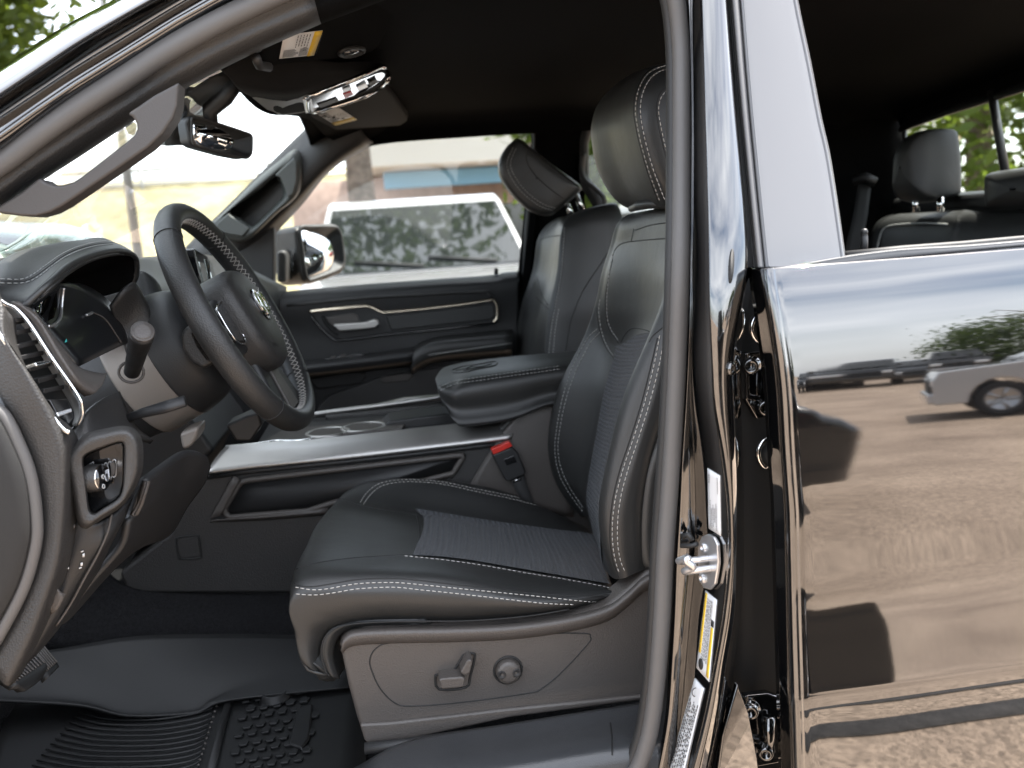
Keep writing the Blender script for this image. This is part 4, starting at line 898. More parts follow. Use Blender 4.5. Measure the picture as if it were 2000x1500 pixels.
# instrument cluster
cl = [(58, 600), (118, 557), (160, 560), (216, 600), (247, 650), (238, 675), (154, 712), (96, 643)]
clu = mk('instrument_cluster', grid(surf([[P(58, 600, 1.14), P(88, 576, 1.17), P(118, 553, 1.20)], [P(92, 642, 1.15), P(130, 610, 1.22), P(166, 556, 1.28)], [P(122, 680, 1.16), P(176, 640, 1.25), P(222, 596, 1.32)], [P(154, 716, 1.17), P(206, 690, 1.26), P(262, 664, 1.34)]]), 4, 4), SCREEN, dash, face=True, solid=.01)
HCl = Hit(clu)
mk('gauge_ring', tube(laid(HCl, [(170, 613), (178, 611), (195, 617), (208, 628), (220, 645), (236, 670)], .001), .0014, 6), PLASTG, clu)
mk('gauge_needle', tube(laid(HCl, [(166, 617), (178, 612)], .002), .002, 6), ZINC, clu)
p = [HCl.pt(a, b, .0012) for a, b in ((125, 670), (130, 668), (128, 662))]
if all(p): mk('indicator_arrow', prism(p, (0, -.0005, 0)), mat('teal indicator', (.02, .16, .16), .4, emis=((.05, .4, .4), .12)), clu)
mk('cluster_trim_line', tube(laid(HCl, [(122, 562), (119, 590), (116, 620), (104, 635), (92, 638)], .0015), .0022, 6), ZINC, clu)
mk('cluster_reflector', prism([HCl.pt(a, b, .001) for a, b in ((66, 602), (110, 566), (112, 590), (104, 622), (88, 630))], (0, -.001, 0)), MIRROR, clu)
mk('cluster_shroud', grid(surf([[P(216, 600, 1.30), P(240, 570, 1.30), P(262, 552, 1.32), P(272, 560, 1.34)], [P(230, 640, 1.32), P(255, 620, 1.33), P(285, 605, 1.34), P(300, 615, 1.36)], [P(248, 690, 1.32), P(270, 670, 1.33), P(300, 660, 1.34), P(318, 650, 1.36)]]), 5, 5), PLAST, dash, face=True, solid=.005)
# stitched instrument hood
hd = [
 [P(-60, 560, 1.12), P(-30, 548, 1.09), P(-10, 556, 1.06), P(-4, 575, 1.05), P(20, 605, 1.04), P(45, 600, 1.04)],
 [P(16, 502, 1.17), P(20, 500, 1.14), P(30, 530, 1.10), P(50, 562, 1.08), P(80, 570, 1.06), P(96, 553, 1.06)],
 [P(88, 479, 1.25), P(92, 480, 1.22), P(98, 500, 1.18), P(110, 522, 1.14), P(125, 530, 1.12), P(136, 518, 1.12)],
 [P(146, 471, 1.34), P(152, 470, 1.31), P(158, 482, 1.26), P(166, 496, 1.23), P(176, 502, 1.20), P(184, 497, 1.20)],
 [P(198, 464, 1.42), P(204, 470, 1.40), P(212, 479, 1.36), P(220, 486, 1.33), P(226, 491, 1.30), P(232, 489, 1.30)],
 [P(232, 480, 1.48), P(240, 480, 1.46), P(250, 485, 1.42), P(256, 490, 1.40), P(260, 494, 1.38), P(262, 500, 1.38)],
 [P(258, 510, 1.50), P(264, 505, 1.48), P(268, 505, 1.44), P(270, 508, 1.42), P(270, 515, 1.40), P(268, 522, 1.40)]]
hood = mk('instrument_hood', grid(surf(hd), 6, 6), LEATHER, dash, face=True, solid=.006)
lip = [r[5] for r in hd]+[P(264, 545, 1.41), P(252, 565, 1.41)]
mk('hood_lip', tube(curve(lip, 6), .004, 8), LEATHER, dash)
und = [[r[5], r[5].lerp(P(200, 560, 1.42), .5)+V((-.05, 0, 0)), P(175, 560, 1.40)+V((-.09, 0, 0))] for r in hd]+[[P(252, 565, 1.41), P(230, 580, 1.42)+V((-.04, 0, 0)), P(200, 580, 1.42)+V((-.09, 0, 0))]]
mk('hood_underside', grid(surf(und), 5, 5), LINER, dash, face=True, solid=.004)
HD = Hit(hood)
stitching(HD, [[(0, 545), (40, 546), (62, 538), (90, 518), (120, 497), (150, 483), (185, 474), (212, 471)], [(0, 553), (44, 553), (70, 544), (98, 523), (126, 503), (156, 489), (190, 480), (222, 477)]], dash, THREADD, r=.0008)
seam(HD, [[(0, 549), (42, 550), (66, 541), (94, 521), (123, 500), (153, 486), (188, 477), (220, 474)]], dash, SHADE, .0012, -.0004)
# dash top beyond the hood, silver fascia and centre screen
mk('dash_top', grid(surf([[P(-120, 520, 1.1), P(60, 500, 1.5), P(240, 505, 1.75), P(420, 500, 2.1), P(560, 560, 2.5)], [P(-120, 600, 1.1), P(100, 560, 1.45), P(265, 540, 1.62), P(430, 560, 2.0), P(560, 640, 2.5)]]), 6, 6), PLASTD, dash, face=True, solid=.01)
mk('silver_fascia', grid(surf([[P(262, 508, 1.55), P(285, 502, 1.62), P(310, 506, 1.66), P(322, 514, 1.68), P(330, 520, 1.7)], [P(268, 530, 1.53), P(295, 535, 1.58), P(320, 545, 1.60), P(336, 552, 1.62), P(342, 558, 1.66)], [P(310, 570, 1.53), P(325, 575, 1.54), P(342, 580, 1.56), P(356, 585, 1.58), P(362, 590, 1.62)], [P(330, 620, 1.52), P(340, 622, 1.53), P(355, 622, 1.54), P(366, 620, 1.56), P(374, 622, 1.6)]]), 6, 5), SILVER, dash, face=True, solid=.004)
mk('fascia_leather', grid(surf([[P(258, 530, 1.50), P(280, 530, 1.50), P(300, 542, 1.51), P(312, 556, 1.52)], [P(258, 565, 1.49), P(285, 565, 1.49), P(312, 578, 1.50), P(325, 590, 1.51)], [P(280, 610, 1.48), P(300, 612, 1.48), P(325, 612, 1.49), P(338, 616, 1.50)], [P(300, 640, 1.48), P(315, 640, 1.48), P(330, 634, 1.49), P(338, 625, 1.50)]]), 6, 5), LEATHER, dash, face=True, solid=.004)
mk('fascia_seam', tube(curve(PP((296, 600, 1.475), (315, 596, 1.475), (330, 592, 1.48)), 5), .0012, 6), SHADE, dash)
mk('centre_screen', prism([P(380, 485, 1.62), P(405, 500, 1.86), P(440, 640, 1.86), P(418, 650, 1.62)], (-.02, 0, 0)), GLOSSB, dash, bevel=.003)
scr = mk('screen_glass', prism([P(398, 506, 1.66), P(412, 512, 1.82), P(440, 620, 1.82), P(424, 630, 1.66)], (.002, 0, 0)), mat('bright reflecting screen', (.35, .38, .36), .08, .9, bump=('noise', 9, .05, .002)), dash)
# ================================================================ steering column and wheel
BETA, TURN = math.radians(24.5), math.radians(5)
ax = V((math.cos(BETA)*math.cos(TURN), -math.cos(BETA)*math.sin(TURN), math.sin(BETA)))             # out of the wheel towards the driver
acr = V((math.sin(TURN), math.cos(TURN), 0))
WC = P(470, 622, 1.40); upv = acr.cross(ax)*-1
if upv.z < 0: upv = -upv
def WP(a, b, c=0): return WC+acr*a+upv*b+ax*c    # a across, b up the wheel, c towards the driver
def ell(c, ry, rz, n=22, f=1.0, b0=0): return [WP(ry*math.cos(2*math.pi*k/n), b0+rz*math.sin(2*math.pi*k/n)*(f if math.sin(2*math.pi*k/n) < 0 else 1), c) for k in range(n)]
col = mk('steering_column', grid(surf([ell(-.36, .085, .085), ell(-.24, .088, .092), ell(-.184, .0905, .0975)], cv=True), 4, 2), PLASTD, truck, label='steering column with warm grey shroud and stalk')
mk('shroud_band', grid(surf([ell(-.186, .091, .098), ell(-.178, .094, .102), ell(-.125, .088, .1), ell(-.118, .085, .097)], cv=True), 5, 2), SHROUD, col)
mk('shroud_front', grid(surf([ell(-.122, .087, .099), ell(-.117, .089, .101), ell(-.075, .080, .09), ell(-.055, .055, .065), ell(-.045, .03, .04)], cv=True), 5, 2), PLASTD, col)
s0, s1 = P(258, 726, 1.215), P(279, 646, 1.12)
mk('turn_stalk', tube([s0, s0.lerp(s1, .35), s0.lerp(s1, .55), s0.lerp(s1, .58), s0.lerp(s1, .62), s0.lerp(s1, .9), s0.lerp(s1, .97)], [.0105, .0118, .0125, .0118, .0132, .0148, .0146], 24), PLASTD, col)
mk('stalk_cap', disc(s0.lerp(s1, .965), s1-s0, .0142, .004, 32, [(0, 0), (1, 0), (1, .5), (.92, .95), (.84, .85), (.82, 1), (.5, 1.15), (0, 1.2)]), PLASTG, col)
mk('stalk_boot', tube([s0+V((math.cos(t)*.016, -.004, math.sin(t)*.014)) for t in [i*.35 for i in range(18)]], .002, 6, True), PLASTG, col)
mk('tilt_lever', tube(PP((236, 822, 1.14), (280, 806, 1.13), (320, 796, 1.12), (362, 783, 1.12)), [.006, .007, .0085, .008], 12, flat=.7), PLASTD, col)
mk('lower_cover', ppx([(350, 846), (388, 832), (386, 852), (374, 872), (356, 880), (352, 862)], 1.33, .06), SHROUD, col, bevel=.006)
mk('ignition_housing', ppx([(440, 830), (480, 812), (505, 806), (512, 830), (490, 862), (460, 862)], 1.46, .06), PLASTD, col, bevel=.005)
mk('ignition_ring', tube(curve(PP((505, 806, 1.5), (510, 818, 1.5), (504, 835, 1.5), (490, 850, 1.5)), 5), .004, 8), CHROME, col)
# wheel rim
R0 = .180
N = 72
cen = [WP(R0*1.0*math.cos(2*math.pi*k/N), R0*math.sin(2*math.pi*k/N), 0) for k in range(N)]
def rimpart(k0, k1, mat_, nm, r=.0176, close=False):
    vs = []; n = 16
    ks = list(range(k0, k1+1)); fs = []
    for i, k in enumerate(ks):
        t = 2*math.pi*k/N; rad = acr*math.cos(t)+upv*math.sin(t)
        for j in range(n):
            q = 2*math.pi*j/n; vs.append(cen[k % N]+rad*math.cos(q)*r*.95+ax*math.sin(q)*r*1.12)
    for i in range(len(ks)-1):
        for j in range(n): fs.append((i*n+j, i*n+(j+1) % n, (i+1)*n+(j+1) % n, (i+1)*n+j))
    return mk(nm, (vs, fs), mat_, whl)
whl = mk('steering_wheel', tube([WP(0, 0, -.06), WP(0, 0, -.02)], [.05, .055], 20), PLASTD, truck, label='black leather steering wheel with silver ram badge and perforated grips')
# a = +: away from the camera; angle 180 deg = camera side
for k0, k1, mt, nm in ((10, 26, LEATHER, 'rim_leather'), (26, 46, LEATHER2, 'rim_grip'), (46, 63, LEATHER, 'rim_leather'), (63, 82, LEATHER2, 'rim_grip')):
    rimpart(k0, k1, mt, nm)
for k in (10, 26, 46, 63):
    t = 2*math.pi*k/N; rad = acr*math.cos(t)+upv*math.sin(t)
    mk('rim_seam', tube([cen[k]+rad*math.cos(q)*.0169+ax*math.sin(q)*.0199 for q in [i*.35 for i in range(18)]], .0009, 5, True), SHADE, whl)
# lacing on the inner side of the rim: zigzag thread
g = []
NL = 110
for k in range(NL):
    t = 2*math.pi*k/NL
    def rp_(t, q):
        rad = acr*math.cos(t)+upv*math.sin(t); return WP(R0*math.cos(t), R0*math.sin(t), 0)+rad*math.cos(q)*.0172+ax*math.sin(q)*.0202
    h = 2*math.pi/NL
    g.append(tube([rp_(t, math.pi*.78), rp_(t+h*.5, math.pi*.86), rp_(t+h, math.pi*.98)], .0006, 4))
    g.append(tube([rp_(t+h, math.pi*.78), rp_(t+h*.5, math.pi*.86), rp_(t, math.pi*.98)], .0006, 4))
mk('stitching', join(*g), THREAD, whl, kind='stuff')
# spokes and hub
def slab(outline, c0, c1, mat_, nm, bev=.006, cur=0):
    pts = [WP(a, b, c0) for a, b in outline]
    if cur: pts = curve(pts, cur, True)
    return mk(nm, prism(pts, ax*(c1-c0)), mat_, whl, bevel=bev, seg=4)
for s in (-1, 1):
    slab([(s*.055, .045), (s*.12, .03), (s*.172, .018), (s*.172, -.05), (s*.12, -.055), (s*.055, -.05)], -.022, .004, PLASTD, 'spoke', .008)
    bt = slab([(s*.075, .032), (s*.118, .024), (s*.126, .01), (s*.122, -.03), (s*.08, -.036), (s*.072, 0)], .003, .009, GLOSSB, 'switch_pad', .003)
    mk('switch_rim', tube(curve([WP(s*a, b, .0095) for a, b in ((.075, .032), (.118, .024), (.127, .01), (.123, -.03), (.08, -.036), (.072, 0))], 5, True), .0016, 6, True), CHROME, whl)
    mk('rear_switch', prism([WP(s*a, b, -.02) for a, b in ((.10, .035), (.125, .03), (.125, -.03), (.10, -.035))], ax*-.016), GLOSSB, whl, bevel=.003)
slab([(-.05, -.045), (.05, -.045), (.062, -.10), (.09, -.165), (.05, -.178), (-.05, -.178), (-.09, -.165), (-.062, -.10)], -.02, .0, PLASTD, 'spoke', .008)
slab([(-.018, -.085), (.018, -.085), (.03, -.16), (-.03, -.16)], -.001, .004, PLASTG, 'spoke_insert', .002)
hubp = [(-.075, .045), (-.05, .066), (0, .074), (.05, .066), (.075, .045), (.078, 0), (.068, -.05), (.04, -.085), (0, -.094), (-.04, -.085), (-.068, -.05), (-.078, 0)]
hub_rows = []
for f, c in ((1, -.02), (1, .012), (.97, .022), (.88, .030), (.6, .036), (.3, .038), (.03, .0385)):
    hub_rows.append([WP(a*f, b*f, c) for a, b in hubp])
hub = mk('airbag_cover', grid(surf(hub_rows, cv=True), 4, 4), PLAST, whl)
mk('rear_switch_pod', ppx([(352, 654), (362, 638), (380, 632), (396, 644), (412, 668), (420, 692), (416, 712), (396, 722), (372, 708), (356, 682)], 1.275, .03), PLAST, whl, bevel=.007, seg=4)
mk('rear_switch_slot', ppx([(372, 650), (379, 645), (397, 672), (415, 700), (412, 707), (402, 703), (384, 678)], 1.272, .006), GLOSSB, whl, bevel=.0015)
# ram's head badge in the middle of the cover
bz_ = mk('badge_plate', disc(WP(0, .004, .034), ax, .028, .0055, 32, [(0, 0), (1, 0), (1, .7), (.9, 1), (0, 1)]), GLOSSB, whl)
def badge(pts, nm='badge_horn'): return mk(nm, prism([WP(a*.9, .004+b*.9, .039) for a, b in pts], ax*.004), CHROME, whl, bevel=.0012)
badge([(-.006, .020), (.006, .020), (.0095, .010), (.007, -.004), (.0045, -.020), (0, -.024), (-.0045, -.020), (-.007, -.004), (-.0095, .010)], 'badge_head')
for s in (-1, 1):
    badge([(s*.008, .022), (s*.018, .024), (s*.027, .016), (s*.029, .002), (s*.024, -.012), (s*.016, -.018), (s*.010, -.012), (s*.017, -.008), (s*.020, .002), (s*.017, .011), (s*.010, .013)])
    badge([(s*.0095, .004), (s*.014, .004), (s*.014, -.005), (s*.009, -.009)], 'badge_ear')
HW = Hit(hub)
writing(HW, [(502, 652), (514, 661), (511, 666), (499, 657)], [('SRS', 0, 0, 1, 1)], SHADE, whl, off=.0006)
writing(HW, [(533, 668), (545, 672), (543, 678), (531, 674)], [('AIRBAG', 0, 0, 1, 1)], SHADE, whl, off=.0006)
# ================================================================ headliner, visors, overhead console, mirror
def X3(x, y, z): return V((x, y, z))
rf = [[X3(x, 1.04, zz+.02), X3(x, 1.09, zz+.012), X3(x, 1.20, zz+.012), X3(x, 1.8, zz+.03), X3(x, 2.30, zz+.005), X3(x, 2.42, zz-.02), X3(x, 2.455, zz-.06)] for x, zz in ((-.15, 1.745), (0, 1.79), (.25, 1.80), (.7, 1.80), (1.1, 1.79), (1.38, 1.77), (1.52, 1.73))]
roofl = mk('headliner', grid(surf(rf), 6, 6), LINER, truck, face=True, solid=.01)
# front cap of the headliner (drops to the windscreen)
mk('headliner_front', grid(surf([[P(415, 108, 1.12), P(425, 124, 1.2), P(448, 150, 1.35), P(466, 176, 1.5), P(500, 210, 1.66), P(532, 224, 1.72), P(570, 226, 1.86), P(604, 234, 2.02), P(625, 255, 2.2), P(640, 268, 2.35), P(690, 292, 2.46)],
   [P(440, 60, 1.12), P(480, 60, 1.2), P(540, 70, 1.35), P(580, 90, 1.5), P(620, 120, 1.66), P(660, 140, 1.72), P(690, 160, 1.86), P(720, 180, 2.02), P(740, 200, 2.2), P(770, 220, 2.35), P(790, 250, 2.46)],
   [P(560, -30, 1.12), P(620, -20, 1.2), P(700, -10, 1.35), P(760, 0, 1.5), P(800, 30, 1.66), P(840, 50, 1.72), P(860, 70, 1.86), P(880, 100, 2.02), P(880, 140, 2.2), P(880, 180, 2.35), P(880, 236, 2.46)]]), 6, 4), LINER, truck, face=True, solid=.008)
vis = mk('sun_visor', prism([P(506, 84, 1.17), P(504, 122, 1.19), P(524, 134, 1.22), P(640, 116, 1.44), P(724, 106, 1.50), P(740, 92, 1.50), P(800, -30, 1.42), P(560, 20, 1.14)], (.0, 0, .018)), LINER, truck, bevel=.006, label='driver sun visor with a yellow edged warning label')
HV = Hit(vis)
def warn(h, quad, par, small=False):
    decal('warning_label', h, quad, PAPER, par, 5, 4, .0008)
    decal('yellow_band', h, sub(quad, .80, 0, 1, 1), YELLOW, par, 2, 4, .0014)
    it = []
    for u in [.62, .52, .44, .36] if small else [.68, .6, .52, .44, .36]:
        t = .06
        while t < .55:
            q = random.uniform(.05, .14); it.append((None, u, t, u+.022, min(t+q, .57))); t += q+.03
    for v in [.64+.045*i for i in range(7)]:
        it.append((None, .06, v, .5*random.uniform(.7, 1), v+.02)); it.append((None, .52, v, .76, v+.02))
    for v in (.62, .66, .71, .745): it.append((None, .60, v-.02, .70, v))
    writing(h, quad, it, INK, par)
warn(HV, [(554, 68), (629, 59), (612, 107), (545, 114)], vis)
HVq = [(622, 62), (628, 61), (615, 106), (608, 107)]
writing(HV, [(616, 104), (629, 62), (626, 62), (613, 105)], [('WARNING', .05, .1, .95, .9)], INK, vis, off=.0024)
cl_ = [HV.pt(682+24*math.cos(t)*1.0+3, 99+8*math.sin(t)-3*math.cos(t), .002) for t in [i*.4 for i in range(16)]]
if all(cl_): mk('visor_clip_socket', tube(cl_, .0035, 8, True), PLASTD, vis); mk('visor_clip', prism([HV.pt(a, b, .003) for a, b in ((666, 101), (676, 95), (697, 93), (702, 97), (692, 103), (672, 106))], (0, -.003, -.002)), GLOSSB, vis)
mk('visor_hinge', tube([P(500, 112, 1.15), P(506, 128, 1.18), P(526, 131, 1.2)], .006, 8), PLASTD, vis)
mk('visor_pivot', tube(PP((452, 100, 1.12), (478, 98, 1.14), (505, 92, 1.16)), .006, 8), PLASTD, vis)
vis2 = mk('sun_visor', prism([P(598, 226, 1.96), P(753, 168, 2.02), P(797, 229, 2.3), P(795, 238, 2.33), P(782, 246, 2.36), P(655, 254, 2.30)], (0, 0, .018)), LINER2, truck, bevel=.005, label='passenger sun visor with a small white label, behind the overhead console')
HV2 = Hit(vis2)
warn(HV2, [(660, 209), (697, 233), (655, 244), (617, 220)], vis2, True)
# overhead console with silver rim
oc = [[P(424, 122, 1.25), P(460, 100, 1.3), P(540, 100, 1.4), P(640, 120, 1.5), P(700, 120, 1.6), P(745, 122, 1.7)],
      [P(445, 150, 1.3), P(500, 150, 1.36), P(560, 150, 1.43), P(640, 145, 1.5), P(700, 135, 1.58), P(750, 126, 1.68)],
      [P(470, 178, 1.40), P(520, 182, 1.42), P(570, 180, 1.46), P(630, 168, 1.52), P(700, 146, 1.58), P(748, 128, 1.66)],
      [P(492, 190, 1.55), P(530, 194, 1.55), P(580, 192, 1.56), P(630, 182, 1.58), P(700, 158, 1.62), P(750, 136, 1.68)],
      [P(530, 221, 1.75), P(555, 223, 1.75), P(600, 216, 1.75), P(650, 203, 1.75), P(710, 183, 1.75), P(756, 152, 1.75)],
      [P(560, 224, 1.9), P(580, 222, 1.9), P(620, 216, 1.9), P(670, 205, 1.9), P(720, 185, 1.9), P(765, 150, 1.9)]]
ocon = mk('overhead_console', grid(surf(oc), 6, 6), LINER2, truck, face=True, solid=.008)
HO = Hit(ocon)
def hp(h, pts, off): return [h.pt(a, b, off) for a, b in pts]
def plate(nm, h, pts, mat_, par, off=.001, th=.003, bev=.001, sm=2):
    q = hp(h, pcurve(pts+[pts[0]], sm)[:-1] if sm else pts, off)
    if any(p is None for p in q): q = [p for p in q if p is not None]
    if len(q) > 2:
        n = h(pts[0][0], pts[0][1]); n = n[1] if n else V((0, -1, 0))
        return mk(nm, prism(q, n*th), mat_, par, bevel=bev)
plate('console_trim', HO, [(492, 191), (500, 189), (560, 197), (600, 184), (612, 189), (618, 212), (604, 216), (560, 223), (532, 221), (520, 217), (505, 205)], SILVER, ocon, .001, .002)
rim_ = tube([p for p in hp(HO, pcurve([(600, 186), (660, 162), (720, 138), (742, 130), (754, 131), (758, 141), (754, 155), (735, 172), (700, 189), (650, 205), (606, 215), (600, 186)], 6), .003) if p], .0045, 8)
mk('console_rim', rim_, CHROME, ocon)
plate('lamp_switch_panel', HO, [(606, 190), (660, 169), (720, 146), (745, 138), (750, 146), (730, 164), (690, 183), (612, 208)], GLOSSB, ocon, .001, .002)
for q, mt in (([(618, 200), (655, 186), (660, 192), (625, 206)], PLASTD), ([(668, 180), (684, 174), (688, 180), (672, 187)], RED), ([(694, 166), (712, 158), (716, 165), (698, 173)], ZINC), ([(716, 158), (732, 150), (735, 157), (720, 164)], PLASTD), ([(667, 170), (682, 164), (684, 170), (669, 176)], ZINC)):
    plate('console_button', HO, q, mt, ocon, .003, .002, .0006, 0)
plate('lamp_lens', HO, [(590, 190), (606, 186), (612, 212), (596, 216)], ZINC, ocon, .002, .003, .001, 0)
mk('coat_hook', tube(PP((820, 208, 2.38), (835, 202, 2.38), (842, 203, 2.37)), .004, 8), PLAST, truck)
# mirror and its sensor housing
mrh = mk('sensor_housing', grid(surf([[P(352, 170, 1.55), P(400, 135, 1.55), P(424, 128, 1.56), P(470, 180, 1.62)], [P(340, 210, 1.60), P(370, 200, 1.58), P(400, 190, 1.6), P(440, 190, 1.66)], [P(318, 260, 1.68), P(340, 262, 1.66), P(365, 240, 1.66), P(410, 215, 1.72)], [P(300, 280, 1.74), P(325, 285, 1.72), P(352, 284, 1.70), P(378, 288, 1.72)]]), 6, 5), PLAST, truck, face=True, solid=.01)
for i in range(4): mk('housing_vent', tube([P(350+14*i, 184-9.5*i, 1.535), P(361+14*i, 176-9.5*i, 1.535)], .0022, 6, flat=.6), SHADE, mrh)
for i in range(4): mk('housing_vent', tube([P(354+14*i, 193-9.5*i, 1.538), P(365+14*i, 185-9.5*i, 1.538)], .0022, 6, flat=.6), SHADE, mrh)
mk('mirror_stem', tube(PP((470, 150, 1.60), (440, 190, 1.60), (410, 215, 1.62), (412, 240, 1.62)), [.012, .014, .014, .012], 12), PLASTD, mrh)
mk('lens_cover', ppx([(243, 245), (252, 232), (260, 240), (256, 260), (250, 262)], 1.75, .03), PLASTD, mrh, bevel=.003)
mrx = [(364, 240), (368, 229), (378, 225), (400, 231), (440, 243), (480, 256), (492, 262), (494, 272), (493, 296), (488, 308), (476, 310), (440, 303), (400, 292), (380, 286), (370, 278)]
mn = V((.70, -.71, -.03)).normalized(); m0 = P(430, 268, 1.62)
mir = mk('rearview_mirror', prism([PN(a, b, m0, mn) for a, b in mrx], mn*-.03), PLASTD, truck, bevel=.006, seg=4)
gl_ = [(378, 230), (400, 234), (440, 246), (479, 259), (491, 265), (492, 280), (491, 298), (485, 307), (475, 308), (440, 302), (402, 291), (384, 285), (376, 276), (374, 240)]
mk('mirror_glass', prism([PN(a, b, m0+mn*.0015, mn) for a, b in gl_], mn*-.001), MIRROR, mir)
mk('mirror_edge', tube(curve([PN(a, b, m0+mn*.001, mn) for a, b in gl_], 4, True), .0022, 6, True), PLAST, mir)
# windscreen
ws = [[P(-200, 560, 1.0), P(-30, 440, 1.03), P(150, 320, 1.08), P(350, 172, 1.12), P(430, 110, 1.15)], [P(-60, 520, 1.6), P(120, 430, 1.6), P(280, 290, 1.6), P(480, 150, 1.62), P(560, 100, 1.62)], [P(120, 520, 2.1), P(260, 440, 2.1), P(400, 320, 2.1), P(540, 210, 2.1), P(620, 150, 2.1)], [P(300, 560, 2.52), P(405, 450, 2.5), P(500, 350, 2.48), P(605, 245, 2.46), P(680, 180, 2.45)]]
mk('windscreen', grid(surf(ws), 5, 5), GLASS, truck, face=True)
# far front pillar with grab handle
fp = [[P(360, 485, 2.52), P(405, 440, 2.50), P(470, 376, 2.48), P(540, 306, 2.46), P(602, 246, 2.44), P(660, 190, 2.42)],
      [P(385, 500, 2.47), P(430, 462, 2.45), P(490, 410, 2.43), P(556, 340, 2.41), P(622, 282, 2.39), P(690, 230, 2.38)],
      [P(420, 520, 2.47), P(470, 490, 2.45), P(520, 445, 2.43), P(580, 385, 2.41), P(640, 326, 2.40), P(720, 272, 2.40)],
      [P(460, 540, 2.53), P(500, 500, 2.52), P(546, 448, 2.51), P(592, 398, 2.49), P(650, 330, 2.48), P(735, 280, 2.48)]]
PILT = mat('dark green grey pillar trim', (.06, .066, .063), .45, bump=('voro', 620, .25, .0005))
fpil = mk('front_pillar_trim', grid(surf(fp), 5, 5), PLAST, truck, face=True, solid=.006)
hb_o = [(404, 446), (432, 420), (500, 352), (548, 312), (574, 292), (586, 300), (590, 320), (590, 350), (584, 376), (570, 394), (540, 418), (505, 452), (482, 470), (462, 473), (436, 468), (412, 460)]
hb_i = [(448, 412), (452, 408), (500, 376), (536, 346), (542, 346), (550, 362), (553, 378), (550, 388), (520, 420), (500, 438), (492, 442), (484, 438), (470, 428), (452, 418)]
A, B = res_loop(hb_o, 40), res_loop(hb_i, 40); B = align(A, B)
rows = [[P(p.x, p.y, 2.46) for p in A], [P(p.x, p.y, 2.39) for p in A], [P(*(p.lerp(q, .2).xy), 2.365) for p, q in zip(A, B)], [P(*(p.lerp(q, .7).xy), 2.36) for p, q in zip(A, B)], [P(q.x, q.y, 2.385) for q in B], [P(q.x, q.y, 2.45) for q in B]]
gh = mk('grab_handle', grid(surf(rows, cv=True), 4, 2), PILT, fpil, face=True)
mk('handle_recess', prism(PP(*[(q.x, q.y, 2.44) for q in B]), (0, .01, 0)), PLASTD, fpil)
mk('handle_cap', ppx([(536, 342), (574, 308), (580, 316), (580, 352), (572, 380), (562, 386), (556, 366), (548, 348)], 2.352, .01), PILT, fpil, bevel=.004)
mk('handle_cap', ppx([(424, 436), (446, 416), (452, 422), (488, 446), (474, 462), (446, 458), (420, 450)], 2.352, .01), PILT, fpil, bevel=.004)
mk('speaker_sail_trim', ppx([(440, 470), (505, 455), (536, 432), (535, 590), (380, 590), (400, 500)], 2.45, .06), PLASTD, truck, bevel=.006)
# ================================================================ far side: window surrounds, pillars
win = [(536, 574), (535, 440), (560, 404), (592, 366), (640, 328), (685, 297), (740, 272), (800, 259), (900, 250), (1000, 240), (1024, 243), (1036, 255), (1038, 275), (1032, 330), (1022, 430), (1012, 528), (1008, 536), (850, 550), (700, 561)]
outw = [(470, 640), (455, 440), (520, 380), (560, 335), (615, 290), (660, 262), (730, 236), (790, 222), (900, 212), (1010, 205), (1050, 215), (1062, 245), (1064, 275), (1056, 330), (1046, 430), (1036, 528), (1030, 600), (850, 610), (700, 620)]
def dens(a, k): return [V((q[0], q[1], 0)) for q in pcurve(a+[a[0]], k)[:-1]]
def lind(a, k): return [V((a[i][0], a[i][1], 0)).lerp(V((a[(i+1) % len(a)][0], a[(i+1) % len(a)][1], 0)), t/k) for i in range(len(a)) for t in range(k)]
A, B = lind(outw, 4), lind(win, 4)
rows = [[P(p.x, p.y, 2.47) for p in A], [P(*(p.lerp(q, .55).xy), 2.475) for p, q in zip(A, B)], [P(*(p.lerp(q, .95).xy), 2.49) for p, q in zip(A, B)], [P(q.x, q.y, 2.50) for q in B], [P(q.x, q.y, 2.555) for q in B]]
mk('window_surround', grid(surf(rows, cv=True, lv=True), 4, 1), LINER, truck, face=True)
Bq = [P(p.x, p.y, 2.53) for p in B]
mk('door_seal', tube(curve(PP((740, 264, 2.485), (850, 247, 2.485), (1000, 232, 2.485), (1034, 238, 2.485), (1046, 262, 2.485), (1046, 300, 2.485), (1034, 420, 2.485), (1022, 560, 2.485), (1012, 690, 2.485)), 6), .011, 8), RUBBERD, truck)
mk('window_pane', ([P(p.x, p.y, 2.54) for p in B], [tuple(range(len(B)))]), GLASS, truck, face=True, smooth=False)
# far centre pillar and rear window surround
mk('centre_pillar_trim', grid(surf([[P(1052, -60+0, 2.40), P(1150, -60, 2.40)], [P(1046, 200, 2.46), P(1160, 200, 2.46)], [P(1046, 260, 2.47), P(1150, 255, 2.47)], [P(1040, 420, 2.49), P(1142, 400, 2.49)], [P(1020, 600, 2.5), P(1160, 600, 2.5)], [P(1008, 760, 2.5), P(1180, 760, 2.5)]][1:]), 4, 4), LINER, truck, face=True, solid=.02)
win2 = [(1150, 345), (1150, 280), (1158, 252), (1176, 240), (1300, 226), (1500, 208), (1620, 205), (1640, 230), (1600, 400), (1400, 432), (1212, 450), (1188, 420), (1176, 384), (1160, 360)]
outw2 = [(1132, 350), (1132, 275), (1140, 236), (1168, 216), (1300, 200), (1500, 180), (1650, 175), (1680, 230), (1640, 440), (1400, 480), (1196, 500), (1168, 440), (1156, 400), (1140, 375)]
A, B = lind(outw2, 4), lind(win2, 4)
